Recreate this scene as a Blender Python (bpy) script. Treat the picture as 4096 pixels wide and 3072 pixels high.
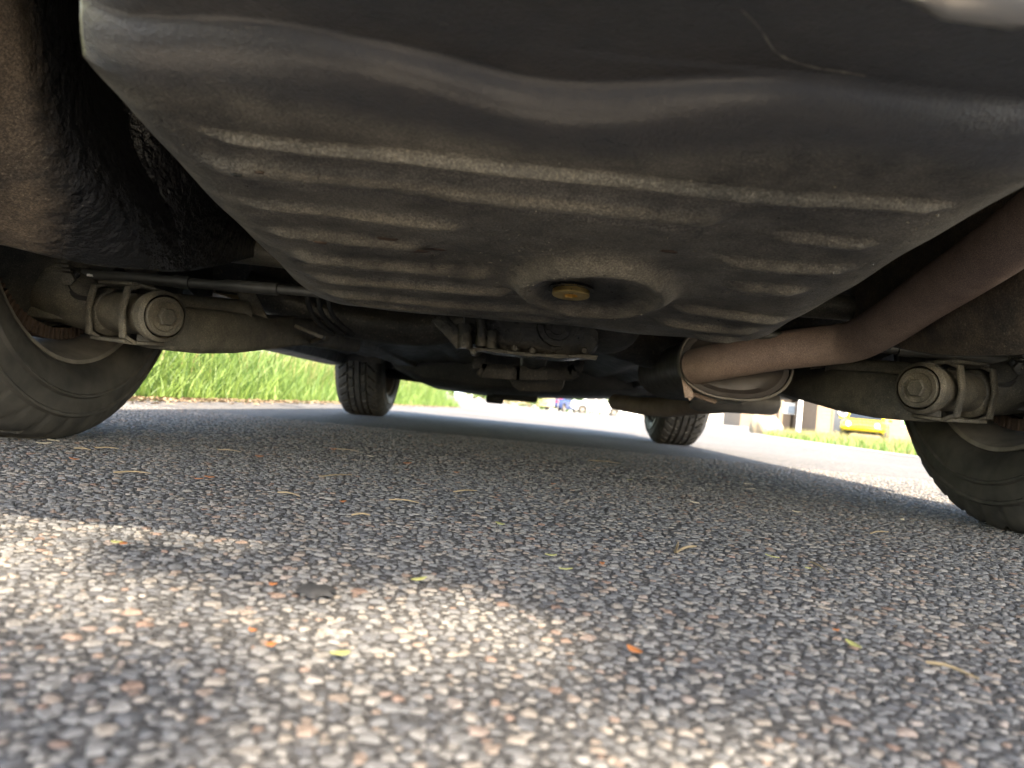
import bpy, bmesh, math, random
import numpy as np
from mathutils import Vector, Matrix
random.seed(7); rng = np.random.default_rng(11)
for o in list(bpy.data.objects): bpy.data.objects.remove(o, do_unlink=True)
scene = bpy.context.scene; COL = scene.collection
PI = math.pi
# ------------------------------------------------------------------ camera
FPX, CH, PIT, YAW, ROL, CX = 3000., .1027, .0302, .0074, .0949, -.0237
_F = np.array([-math.sin(YAW)*math.cos(PIT), math.cos(YAW)*math.cos(PIT), math.sin(PIT)])
_R = np.array([math.cos(YAW), math.sin(YAW), 0.]); _U = np.cross(_R, _F)
CA = math.cos(ROL)*_R + math.sin(ROL)*_U; CB = -math.sin(ROL)*_R + math.cos(ROL)*_U
cam = bpy.data.cameras.new('camera'); camo = bpy.data.objects.new('camera', cam); COL.objects.link(camo)
M = Matrix(((CA[0], CB[0], -_F[0], CX), (CA[1], CB[1], -_F[1], 0), (CA[2], CB[2], -_F[2], CH), (0, 0, 0, 1)))
camo.matrix_world = M
cam.sensor_width = 36; cam.lens = FPX/4096*36; cam.clip_start = .01; cam.clip_end = 2000
cam.dof.use_dof = True; cam.dof.focus_distance = .74; cam.dof.aperture_fstop = 10.0
scene.camera = camo
scene.render.resolution_x, scene.render.resolution_y = 1024, 768
# ------------------------------------------------------------------ light
SUN_EL, SUN_AZ = 42., 12.        # the sun stands behind the car, azimuth measured from -Y towards +X
w = bpy.data.worlds.new('World'); scene.world = w; w.use_nodes = True
nt = w.node_tree; bg = nt.nodes['Background']
sky = nt.nodes.new('ShaderNodeTexSky'); sky.sky_type = 'NISHITA'; sky.sun_disc = False
sky.sun_elevation = math.radians(SUN_EL); sky.air_density = 1.0; sky.dust_density = 1.5; sky.ozone_density = 1.0
el, az = math.radians(SUN_EL), math.radians(SUN_AZ)
SD = Vector((math.sin(az)*math.cos(el), -math.cos(az)*math.cos(el), math.sin(el)))   # towards the sun
sky.sun_rotation = math.atan2(SD.x, SD.y)
nt.links.new(sky.outputs[0], bg.inputs[0]); bg.inputs[1].default_value = .15
sl = bpy.data.lights.new('sun', 'SUN'); sl.energy = 2.7; sl.angle = math.radians(.55); sl.color = (1, .93, .82)
so = bpy.data.objects.new('sun', sl); COL.objects.link(so); so.rotation_euler = SD.to_track_quat('Z', 'Y').to_euler(); so.location = SD*20
vs = scene.view_settings; vs.view_transform = 'Standard'; vs.look = 'None'; vs.gamma = 1; vs.use_curve_mapping = False
vs.exposure = 3.0
try:
    vs.use_white_balance = True; vs.white_balance_temperature = 7400; vs.white_balance_tint = 12
except Exception: pass
try:
    scene.cycles.max_bounces = 10; scene.cycles.diffuse_bounces = 6; scene.cycles.glossy_bounces = 4
    scene.cycles.sample_clamp_indirect = 6
except Exception: pass
# ------------------------------------------------------------------ pixel helpers (full picture is read at 2212 px wide)
KP = 4096/2212
def ray(u, v):
    d = _F + CA*(u*KP-2048)/FPX + CB*(1536-v*KP)/FPX
    return d/d[1]
def at(u, v, y): return np.array([CX, 0, CH]) + ray(u, v)*y
def ground(u, v, z=0.):
    d = ray(u, v); return np.array([CX, 0, CH]) + d*((z-CH)/d[2])
# ------------------------------------------------------------------ mesh helpers
def empty(name, loc=(0, 0, 0), rz=0, label=None, cat=None, group=None):
    o = bpy.data.objects.new(name, None); COL.objects.link(o); o.location = loc; o.rotation_euler = (0, 0, rz)
    o.empty_display_size = .1
    return tag(o, label, cat, group)
def tag(o, label=None, cat=None, group=None, kind=None):
    if label: o['label'] = label
    if cat: o['category'] = cat
    if group: o['group'] = group
    if kind: o['kind'] = kind
    return o
def link(name, me, mat, parent=None, world=True):
    o = bpy.data.objects.new(name, me); COL.objects.link(o)
    if mat is not None and not me.materials: me.materials.append(mat)
    if parent is not None: o.parent = parent
    return o
def shade(me, smooth=True, angle=None):
    me.polygons.foreach_set('use_smooth', [smooth]*len(me.polygons))
    if angle is not None:
        try: me.set_sharp_from_angle(angle=math.radians(angle))
        except Exception: pass
def mesh(name, verts, faces, smooth=False, angle=None):
    me = bpy.data.meshes.new(name); me.from_pydata([tuple(map(float, v)) for v in verts], [], [tuple(map(int, f)) for f in faces]); me.update()
    shade(me, smooth, angle); return me
class MB:
    def __init__(s): s.v = []; s.f = []
    def add(s, verts, faces):
        n = len(s.v); s.v += [tuple(map(float, q)) for q in verts]; s.f += [tuple(int(i)+n for i in f) for f in faces]; return s
    def box(s, c, d, rot=None):
        c = np.array(c, float); h = np.array(d, float)/2
        vs_ = [np.array([x, y, z])*h for x in (-1, 1) for y in (-1, 1) for z in (-1, 1)]
        if rot is not None: vs_ = [np.array(rot) @ q for q in vs_]
        return s.add([q+c for q in vs_], [(0, 1, 3, 2), (4, 6, 7, 5), (0, 4, 5, 1), (2, 3, 7, 6), (0, 2, 6, 4), (1, 5, 7, 3)])
    def bar(s, a, b, wx, wz, up=(0, 0, 1)):
        a, b = np.array(a, float), np.array(b, float); d = b-a; L = np.linalg.norm(d); d /= L
        sx = np.cross(d, up); sx /= np.linalg.norm(sx); sz = np.cross(sx, d)
        return s.box((a+b)/2, (wx, L, wz), np.stack([sx, d, sz], 1))
    def tube(s, pts, r, n=16, cap=True, ell=(1, 1), upv=(0, 0, 1)):
        P = [np.array(p, float) for p in pts]; rs = r if hasattr(r, '__len__') else [r]*len(P)
        rings = []
        for i, p in enumerate(P):
            t = P[min(i+1, len(P)-1)]-P[max(i-1, 0)]; t /= np.linalg.norm(t)
            a = np.cross(t, upv)
            if np.linalg.norm(a) < 1e-3: a = np.cross(t, (0, 1, 0))
            a /= np.linalg.norm(a); b = np.cross(a, t)
            rings.append([p+rs[i]*(ell[0]*math.cos(2*PI*k/n)*a+ell[1]*math.sin(2*PI*k/n)*b) for k in range(n)])
        vv = [q for rg in rings for q in rg]; ff = []
        for i in range(len(P)-1):
            for k in range(n): ff.append((i*n+k, i*n+(k+1) % n, (i+1)*n+(k+1) % n, (i+1)*n+k))
        if cap: ff.append(tuple(range(n))[::-1]); ff.append(tuple((len(P)-1)*n+k for k in range(n)))
        return s.add(vv, ff)
    def prism(s, poly, h0, h1, frame):
        # poly in (a, b), extruded along c between h0 and h1; frame(a, b, c) -> point
        n = len(poly)
        vv = [frame(a, b, h0) for a, b in poly]+[frame(a, b, h1) for a, b in poly]
        ff = [tuple(range(n))[::-1], tuple(range(n, 2*n))]+[(k, (k+1) % n, n+(k+1) % n, n+k) for k in range(n)]
        return s.add(vv, ff)
    def lathe(s, prof, axis_o, axis_d, n=32, ref=(0, 0, 1), close=False):
        # prof: (h along the axis, radius)
        o = np.array(axis_o, float); d = np.array(axis_d, float); d /= np.linalg.norm(d)
        a = np.cross(d, ref)
        if np.linalg.norm(a) < 1e-3: a = np.cross(d, (0, 1, 0))
        a /= np.linalg.norm(a); b = np.cross(d, a)
        vv = []; m = len(prof)
        for h, r in prof:
            for k in range(n): vv.append(o+d*h+r*(math.cos(2*PI*k/n)*a+math.sin(2*PI*k/n)*b))
        ff = []
        for i in range(m-1):
            for k in range(n): ff.append((i*n+k, i*n+(k+1) % n, (i+1)*n+(k+1) % n, (i+1)*n+k))
        if close:
            ff.append(tuple(range(n))[::-1]); ff.append(tuple((m-1)*n+k for k in range(n)))
        return s.add(vv, ff)
    def build(s, name, mat, parent=None, smooth=False, angle=35, bevel=0, seg=2, subd=0):
        me = mesh(name, s.v, s.f)
        bm = bmesh.new(); bm.from_mesh(me); bmesh.ops.recalc_face_normals(bm, faces=bm.faces)
        if bevel: bmesh.ops.bevel(bm, geom=[e for e in bm.edges if e.is_manifold and e.calc_face_angle(0) > .5], offset=bevel, segments=seg, affect='EDGES', profile=.5, clamp_overlap=True)
        bm.to_mesh(me); bm.free()
        shade(me, smooth or bevel > 0, angle)
        return link(name, me, mat, parent)
def catmull(C, n, axis=0):
    C = np.array(C, float); C = np.moveaxis(C, axis, 0); m = len(C)
    P = np.concatenate([[2*C[0]-C[1]], C, [2*C[-1]-C[-2]]]); out = []
    for t in np.linspace(0, m-1, n):
        i = min(int(t), m-2); f = t-i; p0, p1, p2, p3 = P[i], P[i+1], P[i+2], P[i+3]
        out.append(.5*((2*p1)+(p2-p0)*f+(2*p0-5*p1+4*p2-p3)*f*f+(3*p1-p0-3*p2+p3)*f**3))
    return np.moveaxis(np.array(out), 0, axis)
def gridmesh(name, G, flip=False):
    nr, nc = G.shape[:2]; idx = np.arange(nr*nc).reshape(nr, nc)
    q = np.stack([idx[:-1, :-1], idx[:-1, 1:], idx[1:, 1:], idx[1:, :-1]], -1).reshape(-1, 4)
    if flip: q = q[:, ::-1]
    me = bpy.data.meshes.new(name); me.from_pydata(G.reshape(-1, 3).tolist(), [], q.tolist()); me.update(); shade(me); return me
def copy_tree(o, parent=None, name=None):
    c = o.copy(); COL.objects.link(c); c.parent = parent
    for ch in list(o.children): copy_tree(ch, c)
    return c
# ------------------------------------------------------------------ materials
MATS = {}
class NT:
    def __init__(s, name):
        s.m = bpy.data.materials.new(name); s.m.use_nodes = True; s.t = s.m.node_tree; s.b = s.t.nodes['Principled BSDF']; MATS[name] = s.m
        s.co = s.t.nodes.new('ShaderNodeTexCoord').outputs['Object']
    def n(s, kind, **kw):
        x = s.t.nodes.new('ShaderNode'+kind)
        for k, v in kw.items():
            if hasattr(x, k) and k not in x.inputs: setattr(x, k, v)
            else: x.inputs[k].default_value = v
        return x
    def l(s, a, b): s.t.links.new(a, b)
    def noise(s, scale, detail=4, rough=.55, co=None, dist=0.):
        x = s.n('TexNoise'); x.inputs['Scale'].default_value = scale; x.inputs['Detail'].default_value = detail; x.inputs['Roughness'].default_value = rough; x.inputs['Distortion'].default_value = dist
        s.l(co or s.co, x.inputs['Vector']); return x.outputs['Fac']
    def vor(s, scale, feature='F1', out='Distance', co=None):
        x = s.n('TexVoronoi'); x.feature = feature; x.inputs['Scale'].default_value = scale; s.l(co or s.co, x.inputs['Vector']); return x.outputs[out]
    def ramp(s, fac, stops, interp='LINEAR'):
        x = s.n('ValToRGB'); r = x.color_ramp; r.interpolation = interp
        while len(r.elements) < len(stops): r.elements.new(.5)
        for e, (p, c) in zip(r.elements, stops):
            e.position = p; e.color = (c, c, c, 1) if not hasattr(c, '__len__') else (*c, 1)
        s.l(fac, x.inputs[0]); return x.outputs[0]
    def mix(s, fac, a, b, mode='MIX'):
        x = s.n('Mix'); x.data_type = 'RGBA'; x.blend_type = mode
        for v, i in ((fac, 0), (a, 6), (b, 7)):
            if hasattr(v, 'is_output'): s.l(v, x.inputs[i])
            elif i == 0: x.inputs[0].default_value = v
            else: x.inputs[i].default_value = (*v, 1)
        return x.outputs[2]
    def math(s, op, a, b=0.):
        x = s.n('Math'); x.operation = op
        for v, i in ((a, 0), (b, 1)):
            if hasattr(v, 'is_output'): s.l(v, x.inputs[i])
            else: x.inputs[i].default_value = v
        return x.outputs[0]
    def col(s, c):
        if hasattr(c, 'is_output'): s.l(c, s.b.inputs['Base Color'])
        else: s.b.inputs['Base Color'].default_value = (*c, 1)
    def rough(s, r):
        if hasattr(r, 'is_output'): s.l(r, s.b.inputs['Roughness'])
        else: s.b.inputs['Roughness'].default_value = r
    def metal(s, v): s.b.inputs['Metallic'].default_value = v
    def bump(s, h, strength=1., dist=.001, prev=None):
        x = s.n('Bump'); x.inputs['Strength'].default_value = strength; x.inputs['Distance'].default_value = dist
        s.l(h, x.inputs['Height'])
        if prev is not None: s.l(prev, x.inputs['Normal'])
        s.l(x.outputs[0], s.b.inputs['Normal']); return x.outputs[0]
def plain(name, c, r=.5, metal=0., var=.25, scale=25., bump=.0004, bscale=200.):
    k = NT(name); n1 = k.noise(scale, 5, .6)
    k.col(k.ramp(n1, [(.25, tuple(x*(1-var) for x in c)), (.75, tuple(min(1, x*(1+var)) for x in c))])); k.metal(metal)
    k.rough(k.ramp(k.noise(scale*2.3), [(.3, max(0, r-.08)), (.7, min(1, r+.1))]))
    if bump: k.bump(k.noise(bscale, 3), .6, bump)
    return k.m
def underseal(name, c_dark, c_dust, rough, coarse, fine, bfine=.0008, bcoarse=.003, rust=.0, coat=False, oil=None, gloss=False):
    k = NT(name)
    big = k.noise(7, 5, .6); med = k.noise(45, 5, .65)
    dust = k.math('ADD', k.math('MULTIPLY', big, .65), k.math('MULTIPLY', med, .4))
    c = k.mix(k.ramp(dust, [(.40, 0.), (.64, 1.)]), c_dark, c_dust)
    sp = k.ramp(k.noise(fine*.8, 3, .7), [(.60, 0.), (.72, 1.)])
    c = k.mix(k.math('MULTIPLY', sp, .42), c, (.34, .29, .21))
    if rust:
        rm = k.ramp(k.noise(16, 6, .7, dist=.4), [(.64, 0.), (.69, 1.)])
        c = k.mix(k.math('MULTIPLY', rm, rust), c, (.075, .034, .018))
    grain = k.ramp(k.noise(fine*1.5, 3, .8), [(.32, .42), (.5, .95), (.68, 1.9)])
    c = k.mix(1., c, grain, 'MULTIPLY')
    hc = k.noise(coarse, 3, .5)
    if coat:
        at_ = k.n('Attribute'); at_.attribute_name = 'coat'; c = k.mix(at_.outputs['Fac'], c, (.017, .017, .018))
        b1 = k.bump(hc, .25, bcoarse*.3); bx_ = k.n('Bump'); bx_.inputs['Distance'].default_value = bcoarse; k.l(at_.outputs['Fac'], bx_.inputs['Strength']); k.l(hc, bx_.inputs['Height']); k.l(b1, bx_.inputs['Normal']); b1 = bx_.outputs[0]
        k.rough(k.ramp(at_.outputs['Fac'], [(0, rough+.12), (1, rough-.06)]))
    else:
        k.rough(k.ramp(k.noise(30, 4), [(.3, rough-.1), (.7, rough+.14)])); b1 = k.bump(hc, .8, bcoarse)
    if gloss:
        ga_ = k.n('Attribute'); ga_.attribute_name = 'gloss'; gf = ga_.outputs['Fac']
        c = k.mix(gf, c, k.mix(k.ramp(dust, [(.45, 0.), (.62, 1.)]), (.011, .0095, .009), (.034, .026, .020)))
        k.l(k.math('MULTIPLY', gf, 1.), k.b.inputs['Coat Weight']); k.b.inputs['Coat Roughness'].default_value = .22; k.b.inputs['Coat IOR'].default_value = 2.0
        cb = k.n('Bump'); cb.inputs['Strength'].default_value = .6; cb.inputs['Distance'].default_value = .0006; k.l(k.noise(260, 3, .6), cb.inputs['Height']); k.l(cb.outputs[0], k.b.inputs['Coat Normal'])
    if oil:
        vd = k.n('VectorMath'); vd.operation = 'DISTANCE'; k.l(k.co, vd.inputs[0]); vd.inputs[1].default_value = oil
        st = k.math('ADD', vd.outputs['Value'], k.math('MULTIPLY', k.math('SUBTRACT', k.noise(60, 5, .7), .5), .06))
        c = k.mix(k.ramp(st, [(.032, .85), (.048, 0.)]), c, (.014, .013, .012))
    k.col(c)
    k.bump(k.noise(fine, 4, .65), .9, bfine, b1)
    return k.m
m_tank = underseal('tank_underseal', (.058, .053, .048), (.215, .190, .155), .42, 110, 420, .0018, .0014, .40, oil=(.03, .66, .205), gloss=True)
m_wall = underseal('valance_underseal', (.030, .024, .020), (.085, .066, .050), .44, 120, 300, .0010, .0025, .6)
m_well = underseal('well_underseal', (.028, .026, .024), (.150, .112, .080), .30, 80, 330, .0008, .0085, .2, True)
m_floor = underseal('floor_underseal', (.018, .017, .016), (.055, .050, .044), .45, 40, 200, .0010, .0020, .3)
m_arm = underseal('arm_dirt', (.030, .029, .026), (.115, .104, .080), .52, 120, 500, .0003, .0006, .1)
m_bush = underseal('bush_rubber', (.035, .033, .028), (.150, .132, .100), .6, 160, 500, .0004, .0008, 0)
m_black = plain('black_part', (.014, .014, .014), .75, var=.4)
m_pipe = underseal('exhaust_rust', (.20, .138, .112), (.32, .23, .18), .66, 60, 700, .0005, .0004, .15)
m_muf = plain('muffler_steel', (.060, .050, .044), .5, .3, .4, 30, .0004, 200)
m_muf2 = plain('muffler_grey', (.17, .155, .14), .5, .3, .3, 30, .0004, 200)
m_brass = plain('brass_plug', (.80, .53, .20), .34, 1., .35, 60, .0004, 400)
m_drum = plain('drum_rust', (.075, .048, .035), .8, .1, .4, 60, .0005, 300)
m_rim = plain('rim_dusty', (.20, .178, .15), .65, .1, .35, 30, .0003, 300)
m_rod = plain('rod_grey', (.055, .054, .050), .5, .1, .3, 40, .0002, 300)
m_chip = plain('chipped_white', (.8, .79, .74), .5)
m_cream = plain('cream_paint', (.62, .57, .47), .3, 0, .06, 8, .0001, 60)
m_chrome = plain('dull_chrome', (.62, .58, .52), .28, 1., .12, 20, 0)
m_alu = plain('dusty_metal', (.22, .21, .19), .5, .4, .3, 40, .0003, 300)
m_glass = plain('dark_glass', (.02, .025, .03), .06, 0, .1, 3, 0)
m_red = plain('red_lens', (.5, .02, .03), .2, 0, .1, 3, 0)
m_lamp = plain('lamp_lens', (.75, .76, .78), .12, .3, .1, 10, 0)
k = NT('oily_iron'); n1 = k.noise(60, 6, .7)
k.col(k.ramp(n1, [(.35, (.010, .010, .009)), (.6, (.030, .027, .022)), (.85, (.085, .072, .05))])); k.rough(k.ramp(k.noise(45, 4), [(.35, .10), (.65, .42)]))
k.bump(k.noise(160, 5, .7), .9, .002); m_oil = k.m
k = NT('tyre_rubber'); n1 = k.noise(22, 6, .65)
k.col(k.ramp(n1, [(.3, (.026, .025, .023)), (.7, (.080, .072, .060))])); k.rough(k.ramp(k.noise(50), [(.3, .5), (.7, .75)])); k.bump(k.noise(260, 3), .4, .0004); m_tyre = k.m
# stones of the asphalt: colour per stone from a corner attribute
k = NT('asphalt_stone'); av = k.n('Attribute'); av.attribute_name = 'tone'
STOPS = [(0, (.105, .105, .108)), (.25, (.15, .15, .148)), (.55, (.205, .20, .19)), (.75, (.25, .235, .21)), (.88, (.27, .235, .195)), (.94, (.25, .19, .15)), (.97, (.22, .145, .11)), (1, (.33, .31, .28))]
STOPS = [(p_, tuple(.83*x_ for x_ in c_)) for p_, c_ in STOPS]
cs = k.ramp(av.outputs['Fac'], STOPS)
mott = k.ramp(k.noise(700, 4, .7), [(.3, .62), (.7, 1.2)])
k.col(k.mix(1., cs, mott, 'MULTIPLY')); k.rough(.7); k.b.inputs['Specular IOR Level'].default_value = .3; k.bump(k.noise(900, 4, .7), .7, .0006); m_stone = k.m
k = NT('asphalt_stone_single'); oi = k.n('ObjectInfo'); cs = k.ramp(oi.outputs['Random'], STOPS)
mott = k.ramp(k.noise(.35, 4, .7), [(.3, .62), (.7, 1.2)])
k.col(k.mix(1., cs, mott, 'MULTIPLY')); k.rough(.7); k.b.inputs['Specular IOR Level'].default_value = .3; k.bump(k.noise(3., 4, .7), .7, .0006); m_stone1 = k.m
k = NT('asphalt')
k.co = k.t.nodes.new('ShaderNodeNewGeometry').outputs['Position']
rnd = k.n('TexVoronoi'); rnd.inputs['Scale'].default_value = 205; k.l(k.co, rnd.inputs['Vector'])
sep = k.n('SeparateColor'); k.l(rnd.outputs['Color'], sep.inputs[0])
cs = k.ramp(sep.outputs[0], STOPS); edge = k.vor(205, 'DISTANCE_TO_EDGE')
cst = k.mix(k.ramp(edge, [(.03, 0.), (.10, 1.)]), (.048, .046, .042), k.mix(1., cs, (1.28, 1.29, 1.30), 'MULTIPLY'))
xyz = k.n('SeparateXYZ'); k.l(k.co, xyz.inputs[0])
yn = k.math('ADD', xyz.outputs[1], k.math('MULTIPLY', k.math('SUBTRACT', k.noise(90, 2), .5), .6))
near = k.math('SUBTRACT', 1., k.math('DIVIDE', k.math('SUBTRACT', yn, 1.9), .5))
nearc = k.n('Clamp'); k.l(near, nearc.inputs[0])
bit = k.ramp(k.noise(400, 4, .7), [(.3, (.055, .054, .052)), (.7, (.135, .130, .122))])
worn = k.ramp(k.noise(.9, 5, .6), [(.3, .78), (.7, 1.12)])
k.col(k.mix(1., k.mix(nearc.outputs[0], cst, bit), worn, 'MULTIPLY')); k.rough(.9); k.b.inputs['Specular IOR Level'].default_value = .12
b1 = k.bump(k.ramp(edge, [(0., 0.), (.25, 1.)]), .8, .0022); k.bump(k.noise(600, 3), .5, .0008, b1); m_asph = k.m
m_bark = plain('bark', (.11, .085, .06), .85, 0, .4, 9, .01, 30)
def leafmat(name, a, b, trans=.35):
    k = NT(name); oi = k.n('ObjectInfo'); n1 = k.noise(3., 3); n2 = k.n('TexWhiteNoise'); g = k.n('NewGeometry')
    k.l(g.outputs['Random Per Island'], n2.inputs['Vector']) if False else None
    k.col(k.ramp(g.outputs['Random Per Island'], [(0, a), (1, b)])); k.rough(.55)
    tr = k.n('BsdfTranslucent'); k.l(k.ramp(g.outputs['Random Per Island'], [(0, tuple(x*1.2 for x in a)), (1, tuple(x*1.3 for x in b))]), tr.inputs[0])
    mx = k.n('MixShader'); mx.inputs[0].default_value = trans; out = k.t.nodes['Material Output']
    k.l(k.b.outputs[0], mx.inputs[1]); k.l(tr.outputs[0], mx.inputs[2]); k.l(mx.outputs[0], out.inputs[0]); return k.m
m_grass = leafmat('grass_blade', (.048, .110, .016), (.19, .27, .060))
m_dry = leafmat('dry_grass', (.20, .18, .055), (.34, .29, .12))
m_leaf = leafmat('tree_leaf', (.035, .085, .015), (.10, .17, .03))
m_hedge = leafmat('hedge_leaf', (.06, .13, .02), (.17, .24, .05))
k = NT('soil'); k.col(k.ramp(k.noise(3, 6, .7), [(.3, (.07, .10, .03)), (.7, (.17, .15, .08))])); k.rough(.95); m_soil = k.m
m_pale = plain('pale_concrete', (.30, .28, .25), .8, 0, .15, 2, .002, 40)
m_tan = plain('tan_board', (.19, .135, .085), .7, 0, .12, 4, .001, 30)
m_tan2 = plain('tan_wall', (.17, .125, .085), .7, 0, .1, 4, .001, 30)
m_white = plain('white_paint', (.75, .75, .72), .5, 0, .05, 5, 0)
m_roof = plain('roof_tile', (.12, .075, .06), .8, 0, .25, 3, .01, 12)
m_doorc = plain('grey_door', (.035, .042, .052), .5, 0, .08, 5, 0)
m_greenp = plain('green_pane', (.05, .13, .05), .2, 0, .3, 2, 0)
m_bluep = plain('blue_pane', (.30, .36, .42), .15, 0, .3, 2, 0)
m_yellow = plain('yellow_paint', (.52, .38, .008), .22, 0, .05, 5, 0)
m_wcar = plain('white_car_paint', (.46, .48, .48), .22, 0, .04, 5, 0)
m_blue = plain('blue_car_paint', (.025, .045, .13), .22, 0, .08, 5, 0)
m_stonew = plain('garden_stone', (.30, .24, .16), .85, 0, .25, 5, .01, 20)
m_redp = plain('red_panel', (.55, .03, .06), .5, 0, .1, 5, 0)
m_bluebox = plain('pale_blue_box', (.45, .58, .70), .5, 0, .06, 5, 0)
m_wreath = plain('wreath_white', (.70, .66, .55), .8, 0, .25, 12, .01, 60)
m_straw = plain('straw', (.26, .195, .11), .6, 0, .3, 60, 0)
m_oran = plain('bud_orange', (.34, .12, .035), .6, 0, .35, 60, 0)
m_gpet = plain('petal_green', (.29, .29, .10), .5, 0, .3, 60, 0)
m_ppet = plain('petal_pale', (.55, .48, .34), .5, 0, .2, 60, 0)
m_flake = plain('dark_flake', (.030, .030, .030), .7, 0, .3, 90, .0006, 500)
# ------------------------------------------------------------------ ground, road, verges
def sm(t): t = np.clip(t, 0, 1); return t*t*(3-2*t)
def gz(x, y): return float(.42*sm((y-14)/36)*(1-.72*sm((x+2)/3.)) + .10*sm((y-20)/20)*sm((x-5)/6.))
def sheet(name, xs, ys, off, mat):
    G = np.array([[(x, y, gz(x, y)+off) for x in xs] for y in ys]); me = gridmesh(name, G)
    return tag(link(name, me, mat), kind='structure')
sheet('ground', np.unique(np.concatenate([np.linspace(-400, -40, 7), np.linspace(-40, 60, 41), np.linspace(60, 400, 7)])), np.unique(np.concatenate([np.linspace(-300, -20, 6), np.linspace(-20, 90, 45), np.linspace(90, 700, 7)])), -.012, m_soil)
def strip(name, left, right, mat, off, n=60, m=14):
    # a road sheet between two edge lines given as (y, x) tables
    yy = np.linspace(left[0][0], left[-1][0], n); xl = np.interp(yy, *zip(*left)); xr = np.interp(yy, *zip(*right))
    G = np.array([[(a+(b-a)*t, y, gz(a+(b-a)*t, y)+off) for t in np.linspace(0, 1, m)] for y, a, b in zip(yy, xl, xr)])
    return tag(link(name, gridmesh(name, G), mat), kind='structure')
road = strip('road', [(-25, -1.5), (2.6, -1.34), (6, -1.42), (9, -1.22), (13.4, -.98), (14.2, -1.6), (17, -9), (40, -11), (75, -14)],
             [(-25, 6.5), (0, 3.3), (6.6, 3.5), (12, 4.4), (18, 5.6), (24, 9), (34, 14), (75, 34)], m_asph, 0.)
strip('driveway', [(33, 5.5), (52, 8.5), (64, 10)], [(33, 13), (52, 19), (64, 22)], m_pale, .010, 30, 8)
strip('gutter', [(4.5, 3.12), (6.6, 3.38), (12, 4.30), (18, 5.5)], [(4.5, 3.30), (6.6, 3.60), (12, 4.62), (18, 5.85)], m_pale, .006, 30, 4)
# asphalt stones, embedded in the bitumen
def stone_shape(k, seed):
    r_ = np.random.default_rng(seed); n = 7; a = np.sort(r_.uniform(0, 2*PI, n)*.25+np.arange(n)*2*PI/n)
    rr = r_.uniform(.74, 1.18, n); V = [(rr[i]*math.cos(a[i]), rr[i]*math.sin(a[i]), -.3) for i in range(n)]
    V += [(rr[i]*.80*math.cos(a[i]+.1), rr[i]*.80*math.sin(a[i]+.1), r_.uniform(.16, .36)) for i in range(n)]
    V.append((r_.uniform(-.2, .2), r_.uniform(-.2, .2), r_.uniform(.34, .50)))
    Fc = []
    for i in range(n):
        j = (i+1) % n; Fc += [(i, j, n+j), (i, n+j, n+i), (n+i, n+j, 2*n)]
    return np.array(V), np.array(Fc)
SH = [stone_shape(0, s) for s in range(16)]
cell = .0045; gridh = {}; stones = []
def try_stone(x, y, r):
    ci, cj = int(x//cell), int(y//cell)
    for i in range(ci-2, ci+3):
        for j in range(cj-2, cj+3):
            for (a, b, q) in gridh.get((i, j), ()):
                if (a-x)**2+(b-y)**2 < (.78*(q+r))**2: return False
    gridh.setdefault((ci, cj), []).append((x, y, r)); stones.append((x, y, r)); return True
ST0, ST1 = .13, 1.30
def rand_xy():
    while True:
        y = math.sqrt(rng.uniform(ST0**2*0+.01, ST1**2)); x = rng.uniform(-1, 1)*(.76*y+.06)
        if y > ST0 and (y < .95 or rng.random() < 1-(y-.95)/.37): return x+CX, y
for r0, r1, nn in ((.0040, .0050, 1800), (.0030, .0040, 16000), (.0022, .0030, 80000), (.0014, .0022, 110000)):
    for _ in range(nn):
        x, y = rand_xy()
        if r1 < .0025 and y > .62: continue
        try_stone(x, y, rng.uniform(r0, r1))
for _ in range(60000):
    y = math.sqrt(rng.uniform(.95**2, 2.3**2)); x = rng.uniform(-1, 1)*min(.76*y+.06, 1.25)
    if y > 1.25 or rng.random() < (y-.95)/.3: try_stone(x+CX, y, rng.uniform(.0034, .0052))
def inview(x, y):
    d = np.array([x-CX, y, -CH]); dz = d@_F; return dz > 0 and abs(d@CA)/dz*FPX < 2040 and (d@CB)/dz*FPX > -1530
stones.sort(key=lambda s: s[1]-s[2]*18+(0 if inview(s[0], s[1]) else 9))
m1 = []
for i, (V, Fc) in enumerate(SH):
    me = mesh('stone', V, Fc, i % 3 == 0); me.materials.append(m_stone1); m1.append(me)
for i, (x, y, r) in enumerate(stones[:300]):
    o = bpy.data.objects.new('stone', m1[i % 16]); COL.objects.link(o); o.parent = road
    o.location = (x, y, rng.uniform(-.0004, .0006)); o.scale = (r*rng.uniform(.9, 1.1), r*rng.uniform(.9, 1.1), r*rng.uniform(.5, .85)); o.rotation_euler = (0, 0, rng.uniform(0, 6.28))
rest = np.array(stones[300:]); Vs = []; Fs = []; tone = []
nv = 15; which = rng.integers(0, 16, len(rest)); ang = rng.uniform(0, 2*PI, len(rest)); ex = rng.uniform(.85, 1.12, (len(rest), 2)); hz = rng.uniform(.5, .85, len(rest)); oz = rng.uniform(-.0005, .0006, len(rest)); tn = rng.uniform(0, 1, len(rest))
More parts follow.
